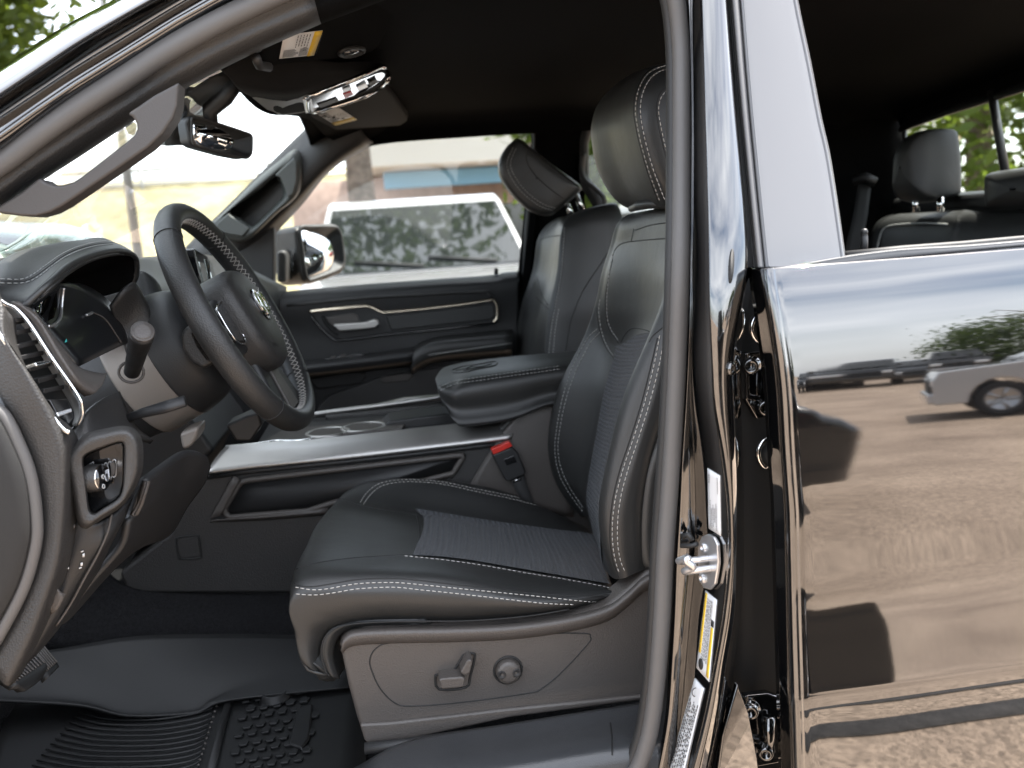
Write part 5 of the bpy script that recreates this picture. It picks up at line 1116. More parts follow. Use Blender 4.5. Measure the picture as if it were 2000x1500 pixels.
rows = [[P(p.x, p.y, 2.47) for p in A], [P(*(p.lerp(q, .5).xy), 2.462) for p, q in zip(A, B)], [P(*(p.lerp(q, .9).xy), 2.47) for p, q in zip(A, B)], [P(q.x, q.y, 2.50) for q in B], [P(q.x, q.y, 2.55) for q in B]]
mk('window_surround', grid(surf(rows, cv=True, lv=True), 4, 1), PLASTD, truck, face=True)
mk('window_pane', ([P(p.x, p.y, 2.54) for p in B], [tuple(range(len(B)))]), GLASS, truck, face=True, smooth=False)
mk('shoulder_belt_guide', tube(curve(PP((1140, 300, 2.44), (1137, 330, 2.44), (1142, 350, 2.43), (1160, 366, 2.42), (1178, 384, 2.41), (1181, 400, 2.41)), 5), [.012]*26, 8, flat=.5), PLAST, truck)
# side body below the far rear window
mk('rear_door_trim', grid(surf([[P(1130, 380, 2.49), P(1200, 470, 2.49), P(1400, 460, 2.49), P(1660, 420, 2.49)], [P(1100, 800, 2.47), P(1200, 800, 2.47), P(1400, 780, 2.47), P(1660, 740, 2.47)]]), 4, 4), PLASTD, truck, face=True, solid=.03)
# ================================================================ passenger door trim
pd = [[P(400, 596, 2.50), P(535, 572, 2.50), P(700, 556, 2.50), P(850, 545, 2.50), P(960, 537, 2.50), P(985, 532, 2.50), P(1014, 530, 2.50)],
      [P(400, 604, 2.46), P(535, 580, 2.46), P(700, 564, 2.46), P(850, 552, 2.46), P(960, 546, 2.46), P(985, 540, 2.46), P(1014, 538, 2.46)],
      [P(400, 622, 2.445), P(535, 600, 2.445), P(700, 584, 2.445), P(850, 570, 2.445), P(960, 562, 2.445), P(985, 560, 2.445), P(1014, 558, 2.445)],
      [P(400, 680, 2.455), P(535, 660, 2.455), P(700, 645, 2.455), P(850, 632, 2.455), P(960, 622, 2.455), P(985, 620, 2.455), P(1014, 618, 2.455)],
      [P(400, 760, 2.455), P(535, 730, 2.455), P(700, 712, 2.455), P(850, 695, 2.455), P(960, 684, 2.455), P(985, 682, 2.455), P(1014, 680, 2.455)],
      [P(400, 900, 2.47), P(535, 880, 2.47), P(700, 870, 2.47), P(850, 850, 2.47), P(960, 840, 2.47), P(985, 838, 2.47), P(1014, 836, 2.47)]]
pdoor = mk('passenger_door', grid(surf(pd), 5, 5), PLASTD, truck, face=True, solid=.05)
tpz = [(603, 607), (618, 601), (712, 594), (728, 596), (756, 607), (765, 607), (900, 594), (960, 584), (970, 586), (975, 598), (975, 625), (968, 633), (860, 642), (760, 652), (668, 664), (650, 660), (626, 640)]
mk('trim_panel', ppx(tpz, 2.444, .02), PLASTD, pdoor, bevel=.004)
mk('chrome_trim', tube(curve(PP(*[(a, b, 2.438) for a, b in ((604, 608), (640, 604), (700, 598), (716, 597), (728, 600), (745, 608), (756, 609), (820, 603), (900, 594), (955, 586), (966, 588), (971, 600), (971, 620), (964, 630))]), 6), .0058, 8, flat=.6), CHAMP, pdoor)
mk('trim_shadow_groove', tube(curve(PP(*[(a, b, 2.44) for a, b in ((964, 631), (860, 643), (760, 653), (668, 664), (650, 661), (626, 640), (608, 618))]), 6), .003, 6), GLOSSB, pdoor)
mk('upper_step', tube(curve(PP((560, 597, 2.446), (700, 583, 2.44), (800, 577, 2.44), (940, 570, 2.44), (952, 574, 2.44), (960, 580, 2.44)), 5), .004, 8), PLAST, pdoor)
mk('handle_cup', ppx([(634, 620), (690, 612), (698, 616), (704, 630), (690, 634), (650, 640)], 2.436, .01), PLASTG, pdoor, bevel=.003)
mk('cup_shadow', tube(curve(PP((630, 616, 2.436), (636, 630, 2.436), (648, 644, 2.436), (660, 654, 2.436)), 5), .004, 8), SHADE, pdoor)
mk('door_handle', prism(PP((650, 635, 2.41), (655, 633, 2.41), (714, 629, 2.41), (732, 623, 2.41), (740, 625, 2.41), (741, 634, 2.41), (734, 641, 2.41), (700, 645, 2.41), (662, 648, 2.41)), (0, .02, 0)), SILVER, pdoor, bevel=.005, seg=4)
mk('door_panel_insert', ppx([(754, 617), (900, 602), (955, 593), (964, 596), (966, 616), (960, 624), (860, 635), (764, 645)], 2.438, .01), LEATHER, pdoor, bevel=.003)
arm = [[P(560, 728, 2.40), P(600, 720, 2.39), P(700, 706, 2.38), P(820, 694, 2.38)], [P(560, 722, 2.36), P(600, 714, 2.35), P(700, 700, 2.34), P(820, 682, 2.34)], [P(560, 716, 2.44), P(600, 706, 2.44), P(700, 692, 2.44), P(810, 680, 2.44)]]
a1 = [[P(x, y0, 2.455), P(x, y0+6, 2.38), P(x, y0+12, 2.355), P(x, y0+22, 2.355), P(x, y0+30, 2.37), P(x, y0+36, 2.45)] for x, y0 in ((540, 712), (600, 704), (700, 692), (826, 676))]
mk('door_armrest', grid(surf(a1), 4, 5), PLASTD, pdoor, face=True, solid=.01)
a2 = [[P(x, y0, 2.455), P(x, y0+8, 2.375), P(x, y0+14, 2.35), P(x, y0+30, 2.345), P(x, y0+44, 2.36), P(x, y0+52, 2.45)] for x, y0 in ((806, 680), (826, 666), (860, 656), (930, 649), (1000, 643))]
ar = mk('padded_armrest', grid(surf(a2), 4, 5), LEATHER, pdoor, face=True, solid=.01)
mk('armrest_seam', tube(curve(PP((818, 697, 2.35), (860, 690, 2.343), (930, 680, 2.343), (1000, 670, 2.343)), 4), .0012, 6), THREADD, pdoor)
mk('switch_pack', ppx([(632, 702), (700, 690), (716, 692), (700, 698), (650, 704)], 2.40, .03), GLOSSB, pdoor, bevel=.002)
for a, b in ((645, 697), (664, 694)): mk('window_switch', ppx([(a, b), (a+10, b-2), (a+12, b+2), (a+2, b+4)], 2.395, .01), PLASTG, pdoor, bevel=.001)
mk('pull_pocket', ppx([(600, 740), (700, 726), (716, 732), (708, 746), (690, 752), (620, 760)], 2.44, .02), SHADE, pdoor, bevel=.004)
mk('speaker_panel', ppx([(625, 790), (640, 772), (700, 752), (740, 736), (820, 722), (1010, 700), (1010, 780), (700, 850), (600, 850)], 2.452, .02), PLAST, pdoor, bevel=.006)
mk('reflector', ppx([(742, 742), (748, 736), (804, 728), (806, 732), (798, 744), (750, 748)], 2.446, .01), PLASTG, pdoor, bevel=.002)
mk('lock_pin', tube(PP((969, 536, 2.49), (969, 524, 2.49)), .006, 10), PLASTD, pdoor)
# door mirror outside
mgl = [(586, 446), (604, 443), (650, 443), (660, 447), (666, 462), (671, 500), (670, 516), (662, 526), (636, 537), (610, 546), (602, 546), (596, 530), (590, 480)]
mo = [(576, 446), (600, 438), (650, 436), (664, 441), (671, 458), (678, 500), (677, 520), (668, 533), (640, 545), (608, 554), (594, 552), (586, 530), (580, 480)]
dn = V((.74, -.67, -.02)).normalized(); d0 = P(630, 495, 2.76)
mro = mk('door_mirror', prism([PN(a, b, d0, dn) for a, b in mo], V((-.085, .10, -.004))), PLAST, truck, bevel=.012, seg=4)
mk('mirror_glass', prism([PN(a, b, d0+dn*.002, dn) for a, b in mgl], dn*-.001), MIRROR, mro)
mk('mirror_rim', tube(curve([PN(a, b, d0+dn*.001, dn) for a, b in mgl], 3, True), .005, 8, True), PLAST, mro)
mk('mirror_foot', ppx([(540, 490), (556, 488), (562, 500), (560, 552), (540, 552)], 2.62, .18), PLAST, mro, bevel=.01)
# ================================================================ back of the cab: rear seat, rear window
flz_ = P(300, 1400, 1.4).z
BX = 1.50
mk('cab_back_wall', ([V((BX+.04, 1.0, .9)), V((BX+.04, 2.5, .9)), V((BX+.04, 2.5, 1.33)), V((BX+.04, 1.0, 1.33))], [(0, 1, 2, 3)]), PLASTD, truck, solid=.02)
mk('rear_window_header', join(box((BX+.02, 1.75, 1.80), (.05, 1.5, .08))), LINER, truck, bevel=.01)
def rearbar(a, r, flat=.5): return tube([PX(q[0], q[1], BX) for q in a], r, 8, flat=flat)
mk('rear_window_frame', rearbar([(1762, 250), (1860, 214), (2000, 170), (2240, 100)], .016), PLASTD, truck)
mk('rear_window_frame', rearbar([(1766, 250), (1772, 330), (1780, 420)], .014), PLASTD, truck)
mk('rear_header_trim', grid(surf([[PX(a, b, BX+.012) for a, b in ((1745, 215), (1860, 175), (2000, 128), (2250, 50))], [PX(a, b, BX+.012) for a, b in ((1760, 253), (1860, 217), (2000, 173), (2250, 100))]], lu=True), 3, 4), LINER, truck, face=True, solid=.006)
mk('rear_window_divider', rearbar([(1937, 180), (1950, 260), (1966, 350)], .021), PLASTD, truck)
mk('rear_window_sill', rearbar([(1760, 404), (2000, 392), (2240, 378)], .03, 1), PLASTD, truck)
mk('rear_window_pane', ([PX(a, b, BX+.02) for a, b in ((1740, 250), (2260, 80), (2260, 430), (1740, 430))], [(0, 1, 2, 3)]), GLASSR, truck, smooth=False)
mk('quarter_trim', grid(surf([[P(1500, 120, 2.44), P(1600, 110, 2.45), P(1760, 240, 2.42)], [P(1500, 240, 2.46), P(1620, 230, 2.46), P(1764, 255, 2.40)], [P(1500, 400, 2.46), P(1640, 380, 2.46), P(1772, 400, 2.38)], [P(1500, 640, 2.46), P(1650, 620, 2.46), P(1772, 600, 2.38)]]), 5, 5), LINER, truck, face=True, solid=.01)
rs = mk('rear_seat', grid(surf([
 [P(1660, 640, 2.36), P(1690, 500, 2.36), P(1704, 450, 2.36), P(1720, 428, 2.37), P(1760, 412, 2.40)],
 [P(1690, 640, 2.27), P(1712, 500, 2.27), P(1722, 446, 2.27), P(1742, 424, 2.28), P(1776, 412, 2.34)],
 [P(1770, 640, 2.12), P(1790, 500, 2.12), P(1800, 442, 2.12), P(1812, 420, 2.14), P(1830, 408, 2.2)],
 [P(1826, 640, 2.02), P(1846, 500, 2.02), P(1858, 438, 2.02), P(1868, 416, 2.04), P(1876, 404, 2.1)],
 [P(1850, 640, 1.99), P(1872, 500, 1.99), P(1884, 440, 1.99), P(1892, 412, 2.01), P(1900, 402, 2.07)],
 [P(1940, 640, 1.88), P(1960, 480, 1.88), P(1976, 430, 1.88), P(1990, 406, 1.9), P(2000, 396, 1.96)],
 [P(2200, 640, 1.6), P(2200, 480, 1.6), P(2200, 430, 1.6), P(2200, 400, 1.62), P(2200, 390, 1.68)]]), 5, 5), LEATHER, truck, face=True, solid=.02)
mk('seat_edge_seam', tube(curve(PP((1850, 520, 2.008), (1860, 480, 2.008), (1872, 430, 2.012)), 5), .005, 6), SHADE, rs)
mk('seat_edge_seam', tube(curve(PP((1708, 520, 2.262), (1714, 480, 2.262), (1724, 450, 2.262), (1744, 440, 2.22), (1800, 436, 2.11), (1850, 438, 2.015)), 5), .0025, 6), THREADD, rs)
def hrest2(pts, y0, name='headrest', dx=.09):
    cx_ = sum(p[0] for p in pts)/len(pts); cy_ = sum(p[1] for p in pts)/len(pts)
    rows = [[P(a+(cx_-a)*t, b+(cy_-b)*t, y0-.0012*(a-cx_)*(1-t)) + V((xx, 0, 0)) for a, b in pts] for t, xx in ((.95, -.04), (.5, -.034), (.14, -.016), (0, .012), (0, .06), (.15, .09), (.95, .09))]
    return mk(name, grid(surf(rows, cv=True), 4, 4), LEATHER, rs)
hrest2([(1752, 380), (1751, 345), (1756, 295), (1768, 270), (1780, 260), (1804, 254), (1812, 262), (1817, 300), (1820, 372), (1814, 388), (1790, 396), (1762, 394)], 2.12)
hrest2([(1924, 398), (1923, 350), (1930, 338), (1960, 332), (2060, 318), (2160, 318), (2160, 400), (2060, 406), (1960, 410), (1930, 408)], 1.84)
for a, b in ((1788, 2.12), (1836, 2.06)): mk('headrest_post', tube([P(a, 385, b), P(a+1, 414, b)], .009, 10), CHROME, rs)
mk('rear_seat_belt', grid(surf([[P(1676, 356, 2.40), P(1702, 358, 2.38)], [P(1666, 420, 2.38), P(1694, 424, 2.36)], [P(1648, 505, 2.36), P(1680, 510, 2.34)], [P(1640, 600, 2.34), P(1672, 600, 2.32)]]), 4, 3), WEB, truck, face=True, solid=.003)
mk('belt_guide', tube(PP((1666, 354, 2.40), (1690, 346, 2.38), (1710, 356, 2.37)), .014, 8), PLASTD, truck)
gh2 = mk('roof_grab_handle', tube(curve(PP((1574, 58, 2.2), (1590, 56, 2.22), (1612, 48, 2.24), (1632, 40, 2.26), (1640, 36, 2.28)), 5), .018, 10, flat=.5), PLASTD, truck)
mk('handle_plate', ppx([(1590, 56), (1602, 46), (1618, 40), (1620, 46), (1606, 56)], 2.19, .01), ZINC, gh2, bevel=.001)
mk('cab_floor', ([V((-1.0, .94, flz_-.03)), V((1.6, .94, flz_-.03)), V((1.6, 2.5, flz_-.03)), V((-1.0, 2.5, flz_-.03))], [(0, 1, 2, 3)]), CARPET, truck, solid=.02)
mk('firewall', ([V((-.95, .9, flz_-.1)), V((-.95, 2.6, flz_-.1)), V((-.95, 2.6, 1.28)), V((-.95, .9, 1.28))], [(0, 1, 2, 3)]), CARPET, truck, solid=.02)
mk('kick_panel', ([V((-1.0, .945, flz_-.1)), V((-.62, .945, flz_-.1)), V((-.62, .945, 1.15)), V((-1.0, .945, 1.15))], [(0, 1, 2, 3)]), PLASTD, truck, solid=.01)
# ================================================================ floor, mat, pedals, sill
flz = P(300, 1400, 1.4).z
def FZ0(a, b): return PZ(a, b, flz-.008)
carp = mk('carpet', grid(surf([[P(150, 1020, 1.66), P(240, 1140, 1.685), P(400, 1160, 1.685), P(560, 1160, 1.685), P(700, 1160, 1.685)], [P(130, 1180, 1.60), P(240, 1190, 1.63), P(400, 1200, 1.63), P(560, 1200, 1.63), P(700, 1200, 1.63)],
   [P(60, 1260, 1.55), P(200, 1270, 1.57), P(380, 1255, 1.575), P(560, 1250, 1.575), P(700, 1250, 1.575)], [FZ0(40, 1330), FZ0(180, 1345), FZ0(380, 1345), FZ0(560, 1330), FZ0(760, 1330)], [FZ0(-60, 1500), FZ0(150, 1500), FZ0(400, 1510), FZ0(600, 1510), FZ0(760, 1510)], [FZ0(-60, 1800), FZ0(150, 1800), FZ0(400, 1800), FZ0(600, 1800), FZ0(760, 1800)]]), 6, 6), CARPET, truck, face=True, solid=.01)
# pedals
ped = mk('brake_pedal', grid(surf([[P(0, 1318, 1.10), P(30, 1290, 1.14), P(66, 1270, 1.18)], [P(30, 1335, 1.09), P(64, 1312, 1.13), P(92, 1300, 1.16)], [P(50, 1350, 1.1), P(70, 1336, 1.12), P(84, 1322, 1.15)]]), 6, 6), RUBBERD, truck, face=True, solid=.012)
HPd = Hit(ped)
for i in range(12):
    t = i/11; p = [HPd.pt(4+60*t+j*(28-4*t), 1316-44*t+j*(20+6*t), .001) for j in (0.05, .5, .9)]
    p = [q for q in p if q]
    if len(p) > 1: mk('pedal_rib', tube(p, .0012, 6), PLASTG, ped)
ped2 = mk('accelerator_pedal', grid(surf([[P(52, 1272, 1.22), P(78, 1252, 1.26)], [P(80, 1300, 1.2), P(104, 1282, 1.24)], [P(96, 1322, 1.19), P(116, 1302, 1.23)]]), 6, 6), RUBBERD, truck, face=True, solid=.012)
HPe = Hit(ped2)
for i in range(8):
    t = i/7; p = [HPe.pt(56+24*t+j*(38-2*t), 1271-20*t+j*44, .001) for j in (0.05, .5, .92)]
    p = [q for q in p if q]
    if len(p) > 1: mk('pedal_rib', tube(p, .0013, 6), PLASTG, ped2)
# sill
sl_ = [(640, 1560), (720, 1512), (900, 1492), (1080, 1472), (1200, 1455), (1300, 1440)]
rows = [[P(a+60, b-70, 1.09), P(a+40, b-40, 1.06), P(a+10, b-5, 1.0), P(a, b+40, .965), P(a-6, b+60, .955), P(a-10, b+110, .95)] for a, b in sl_]
SILLM = mat('satin black sill plate', (.032, .033, .035), .3, bump=('voro', 620, .3, .0006), rvar=.05, varscale=6)
rows = [[P(690, 1500, 1.085), P(800, 1446, 1.085), P(1000, 1412, 1.085), P(1200, 1380, 1.085), P(1330, 1360, 1.085)],
        [P(680, 1520, 1.05), P(760, 1474, 1.05), P(1000, 1440, 1.05), P(1200, 1410, 1.05), P(1330, 1392, 1.05)],
        [P(660, 1560, 1.0), P(740, 1520, 1.0), P(1000, 1478, 1.0), P(1200, 1445, 1.0), P(1330, 1430, 1.0)],
        [P(650, 1600, .975), P(740, 1570, .975), P(1000, 1520, .975), P(1200, 1480, .975), P(1330, 1470, .975)],
        [P(640, 1700, .965), P(740, 1680, .965), P(1000, 1600, .965), P(1200, 1560, .965), P(1330, 1550, .965)]]
sill = mk('door_sill', grid(surf(rows), 5, 5), SILLM, truck, face=True, solid=.006)
HSi = Hit(sill)
seam(HSi, [[(1192, 1412), (1195, 1440), (1196, 1475)]], sill, SHADE, .0012)
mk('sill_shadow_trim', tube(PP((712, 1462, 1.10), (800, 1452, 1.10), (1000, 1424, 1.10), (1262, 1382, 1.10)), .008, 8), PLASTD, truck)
# outer skin under the rear door and the far body sides, so the truck is whole from a step aside
mk('roof_skin', grid(surf([[V((x, 1.02, 1.86)), V((x, 1.2, 1.875)), V((x, 1.8, 1.88)), V((x, 2.4, 1.86)), V((x, 2.56, 1.80))] for x in (-.12, .3, .9, 1.6)]), 4, 4), PAINT, truck, solid=.005)
mk('far_body_side', ([V((-.9, 2.72, .3)), V((1.6, 2.72, .3)), V((1.6, 2.64, 1.28)), V((-.9, 2.64, 1.28))], [(0, 1, 2, 3)]), PAINT, truck, solid=.02)

mk('front_fender', grid(surf([[V((-.55, .915, .45)), V((-.55, .88, .8)), V((-.56, .875, 1.1)), V((-.58, .90, 1.24)), V((-.62, .98, 1.285))], [V((-1.0, .90, .45)), V((-1.0, .87, .8)), V((-1.0, .865, 1.1)), V((-1.0, .89, 1.24)), V((-1.0, .97, 1.275))], [V((-1.9, .93, .45)), V((-1.9, .90, .8)), V((-1.9, .895, 1.05)), V((-1.9, .93, 1.17)), V((-1.9, 1.0, 1.20))]]), 5, 4), PAINT, truck, solid=.006)
mk('bonnet', grid(surf([[V((-.66, .99, 1.28)), V((-.80, 1.3, 1.315)), V((-.86, 1.8, 1.33)), V((-.80, 2.3, 1.315)), V((-.66, 2.61, 1.28))], [V((-1.3, .99, 1.265)), V((-1.3, 1.3, 1.30)), V((-1.3, 1.8, 1.31)), V((-1.3, 2.3, 1.30)), V((-1.3, 2.61, 1.265))], [V((-1.95, 1.02, 1.19)), V((-1.95, 1.3, 1.22)), V((-1.95, 1.8, 1.23)), V((-1.95, 2.3, 1.22)), V((-1.95, 2.58, 1.19))]]), 5, 4), PAINT, truck, solid=.006)
# ================================================================ floor mat: a thing of its own
fm = thing('floor_mat', 'black ribbed rubber floor mat lying in the footwell below the steering wheel', 'floor mat', (0, 1.3, flz))
fm['group'] = 'floor mats'; del fm['group']
bpy.context.view_layer.update()
ms = surf([[P(-10, 1284, 1.51), P(120, 1266, 1.525), P(260, 1243, 1.53), P(420, 1238, 1.53), P(580, 1240, 1.53), P(700, 1246, 1.53)],
  [P(-20, 1318, 1.48), P(130, 1310, 1.475), P(260, 1312, 1.465), P(420, 1310, 1.45), P(580, 1300, 1.45), P(700, 1290, 1.45)],
  [P(-30, 1352, 1.44), P(150, 1362, 1.425), P(250, 1386, 1.40), P(380, 1380, 1.40), P(450, 1358, 1.40), P(700, 1330, 1.40)],
  [P(-40, 1366, 1.42), P(150, 1376, 1.405), P(250, 1396, 1.385), P(380, 1390, 1.385), P(450, 1366, 1.39), P(700, 1340, 1.39)]])
wall = mk('mat_wall', grid(ms, 6, 6), MATRUB, fm, face=True, solid=.004)
fz = flz
def FZ(a, b): return PZ(a, b, fz)
flat = mk('mat_panel', grid(surf([[FZ(60, 1330), FZ(180, 1376), FZ(250, 1397), FZ(380, 1391), FZ(450, 1367), FZ(720, 1340)], [FZ(0, 1430), FZ(150, 1440), FZ(240, 1450), FZ(370, 1450), FZ(430, 1440), FZ(720, 1420)], [FZ(-60, 1600), FZ(60, 1600), FZ(200, 1600), FZ(340, 1600), FZ(400, 1600), FZ(700, 1600)]]), 6, 6), MATRUB, fm, face=True, solid=.004)
def fl(a, b, h=.004): p = PZ(a, b, fz); p.z += h; return p
for i in range(13):
    t = i/12
    y = 1384+i*10.5
    mk('mat_rib', tube(curve([fl(165-i*9.2, y), fl(215-i*5, y+14), fl(300, y+16-i*.3), fl(380-i*1.5, y+4), fl(420-i*2.6, y-8)], 5), .0017, 6), MATRUB, fm)
mk('mat_divider', tube([fl(452, 1362), fl(432, 1430), fl(410, 1520)], .007, 8), MATRUB, fm)
for i in range(13):
    mk('mat_stud', disc(fl(424-i*3.2, 1384+i*10.5, .004), (0, 0, 1), .0022, .0022, 8, [(0, 0), (1, 0), (.8, .8), (0, 1)]), PLASTG, fm)
for r in range(9):
    for c in range(6):
        a = 470+c*26+(r % 2)*13-r*3.5; b = 1372+r*17-c*4.2
        if a > 590 and b < 1400: continue
        if a > 612-(r*2): continue
        mk('mat_tread', prism([fl(a, b, .002), fl(a+13, b-9, .002), fl(a+22, b-4, .002), fl(a+17, b+3, .002), fl(a+3, b+5, .002)], (0, 0, .0035)), MATRUB, fm, bevel=.001, seg=2)
mk('mat_clip', disc(fl(538, 1368, .002), (0, 0, 1), .022, .014, 28, [(0, 0), (1.15, 0), (1.1, .3), (1, .5), (.95, 1), (.8, 1.05), (.75, .8), (0, .8)]), MATRUB, fm)
tagp = mk('mat_name_tag', prism([fl(580, 1392, .002), fl(612, 1382, .002), fl(604, 1450, .002), fl(590, 1470, .002), fl(566, 1462, .002)], (0, 0, .006)), MATRUB, fm, bevel=.003)
# ================================================================ ground and surroundings
def mesh_obj(name, geo, mat_, **k): return mk(name, geo, mat_, None, **k)
GR = mat('tan crushed gravel', (.36, .285, .22), .9, bump=('noise', 60, .8, .02), spec=.2)
n = GR.node_tree.nodes; l = GR.node_tree.links.new; b = n['Principled BSDF']
t = n.new('ShaderNodeTexCoord'); v = n.new('ShaderNodeTexVoronoi'); v.inputs['Scale'].default_value = 58
z1 = n.new('ShaderNodeTexNoise'); z1.inputs['Scale'].default_value = .7; z1.inputs['Detail'].default_value = 7
r1 = n.new('ShaderNodeValToRGB'); r1.color_ramp.elements[0].color = (.21, .165, .13, 1); r1.color_ramp.elements[1].color = (.42, .34, .27, 1); r1.color_ramp.elements[0].position = .25; r1.color_ramp.elements[1].position = .75
r2 = n.new('ShaderNodeValToRGB'); r2.color_ramp.elements[0].color = (.35, .33, .31, 1); r2.color_ramp.elements[1].color = (1.5, 1.42, 1.35, 1)
m2 = n.new('ShaderNodeMix'); m2.data_type = 'RGBA'; m2.blend_type = 'MULTIPLY'; m2.inputs['Factor'].default_value = .7
l(t.outputs['Object'], v.inputs['Vector']); l(t.outputs['Object'], z1.inputs['Vector']); l(z1.outputs['Fac'], r1.inputs['Fac']); l(v.outputs['Color'], r2.inputs['Fac'])
l(r1.outputs['Color'], m2.inputs['A']); l(r2.outputs['Color'], m2.inputs['B']); l(m2.outputs['Result'], b.inputs['Base Color'])
S_ = 260
mesh_obj('ground', ([V((-S_, -S_, 0)), V((S_, -S_, 0)), V((S_, S_, 0)), V((-S_, S_, 0))], [(0, 1, 2, 3)]), GR, kind='structure')
STRIPM = mat('dark ground strip', (.045, .042, .04), .8, bump=('noise', 60, .5, .01), var=.3, varscale=20)
GRASSD = mat('dry grass bank', (.30, .265, .15), .95, bump=('noise', 30, .8, .05), var=.3, varscale=1.5)
mesh_obj('hill', grid(surf([[V((-60, 26, -.02)), V((0, 27, -.02)), V((14, 27, -.02))], [V((-60, 31, 3.2)), V((0, 32, 3.6)), V((14, 32, 3.4))], [V((-60, 38, 4.0)), V((0, 38, 4.3)), V((14, 38, 4.1))], [V((-60, 60, -.1)), V((0, 60, -.1)), V((14, 60, -.1))]]), 5, 8), GRASSD, kind='structure')
# ---- vehicles
def vmat(nm, c, r=.18, metal=0): return mat(nm, c, r, metal, coat=1, bump=('noise', 3, .02, .004))
VG = mat('vehicle window glass', (.012, .014, .014), .03, coat=.5, bump=('noise', 4, .03, .003))
TYRE = mat('tyre rubber', (.015, .015, .015), .8, bump=('noise', 80, .4, .004))
RIMM = mat('alloy rim', (.45, .45, .46), .3, .9, bump=('noise', 60, .03, .001))
LENS = mat('lamp lens', (.7, .72, .74), .1, bump=('noise', 30, .1, .002)); TAIL = mat('tail lamp red', (.4, .02, .02), .2, bump=('noise', 30, .1, .002))
def wheel(par, x, y, r, wd):
    s = -1 if y < 0 else 1
    tyo = mk('wheel', disc(V((x, y-s*wd, r)), (0, s, 0), r, wd, 28, [(.55, 0), (.93, 0), (1, .15), (1, .85), (.93, 1), (.66, 1), (.64, .9), (.60, .8)]), TYRE, par)
    mk('rim', disc(V((x, y-s*.04, r)), (0, s, 0), r*.64, .03, 24, [(1, 0), (1, 1), (.9, 1), (.84, .2), (0, .3)]), RIMM, tyo)
    for k in range(5):
        a = k*1.2566; c_ = V((x+math.cos(a)*r*.32, y-s*.014, r+math.sin(a)*r*.32))
        M = Matrix.Rotation(-a, 3, 'Y'); mk('rim_spoke', box(c_, (r*.56, .02, r*.13), M), RIMM, tyo)
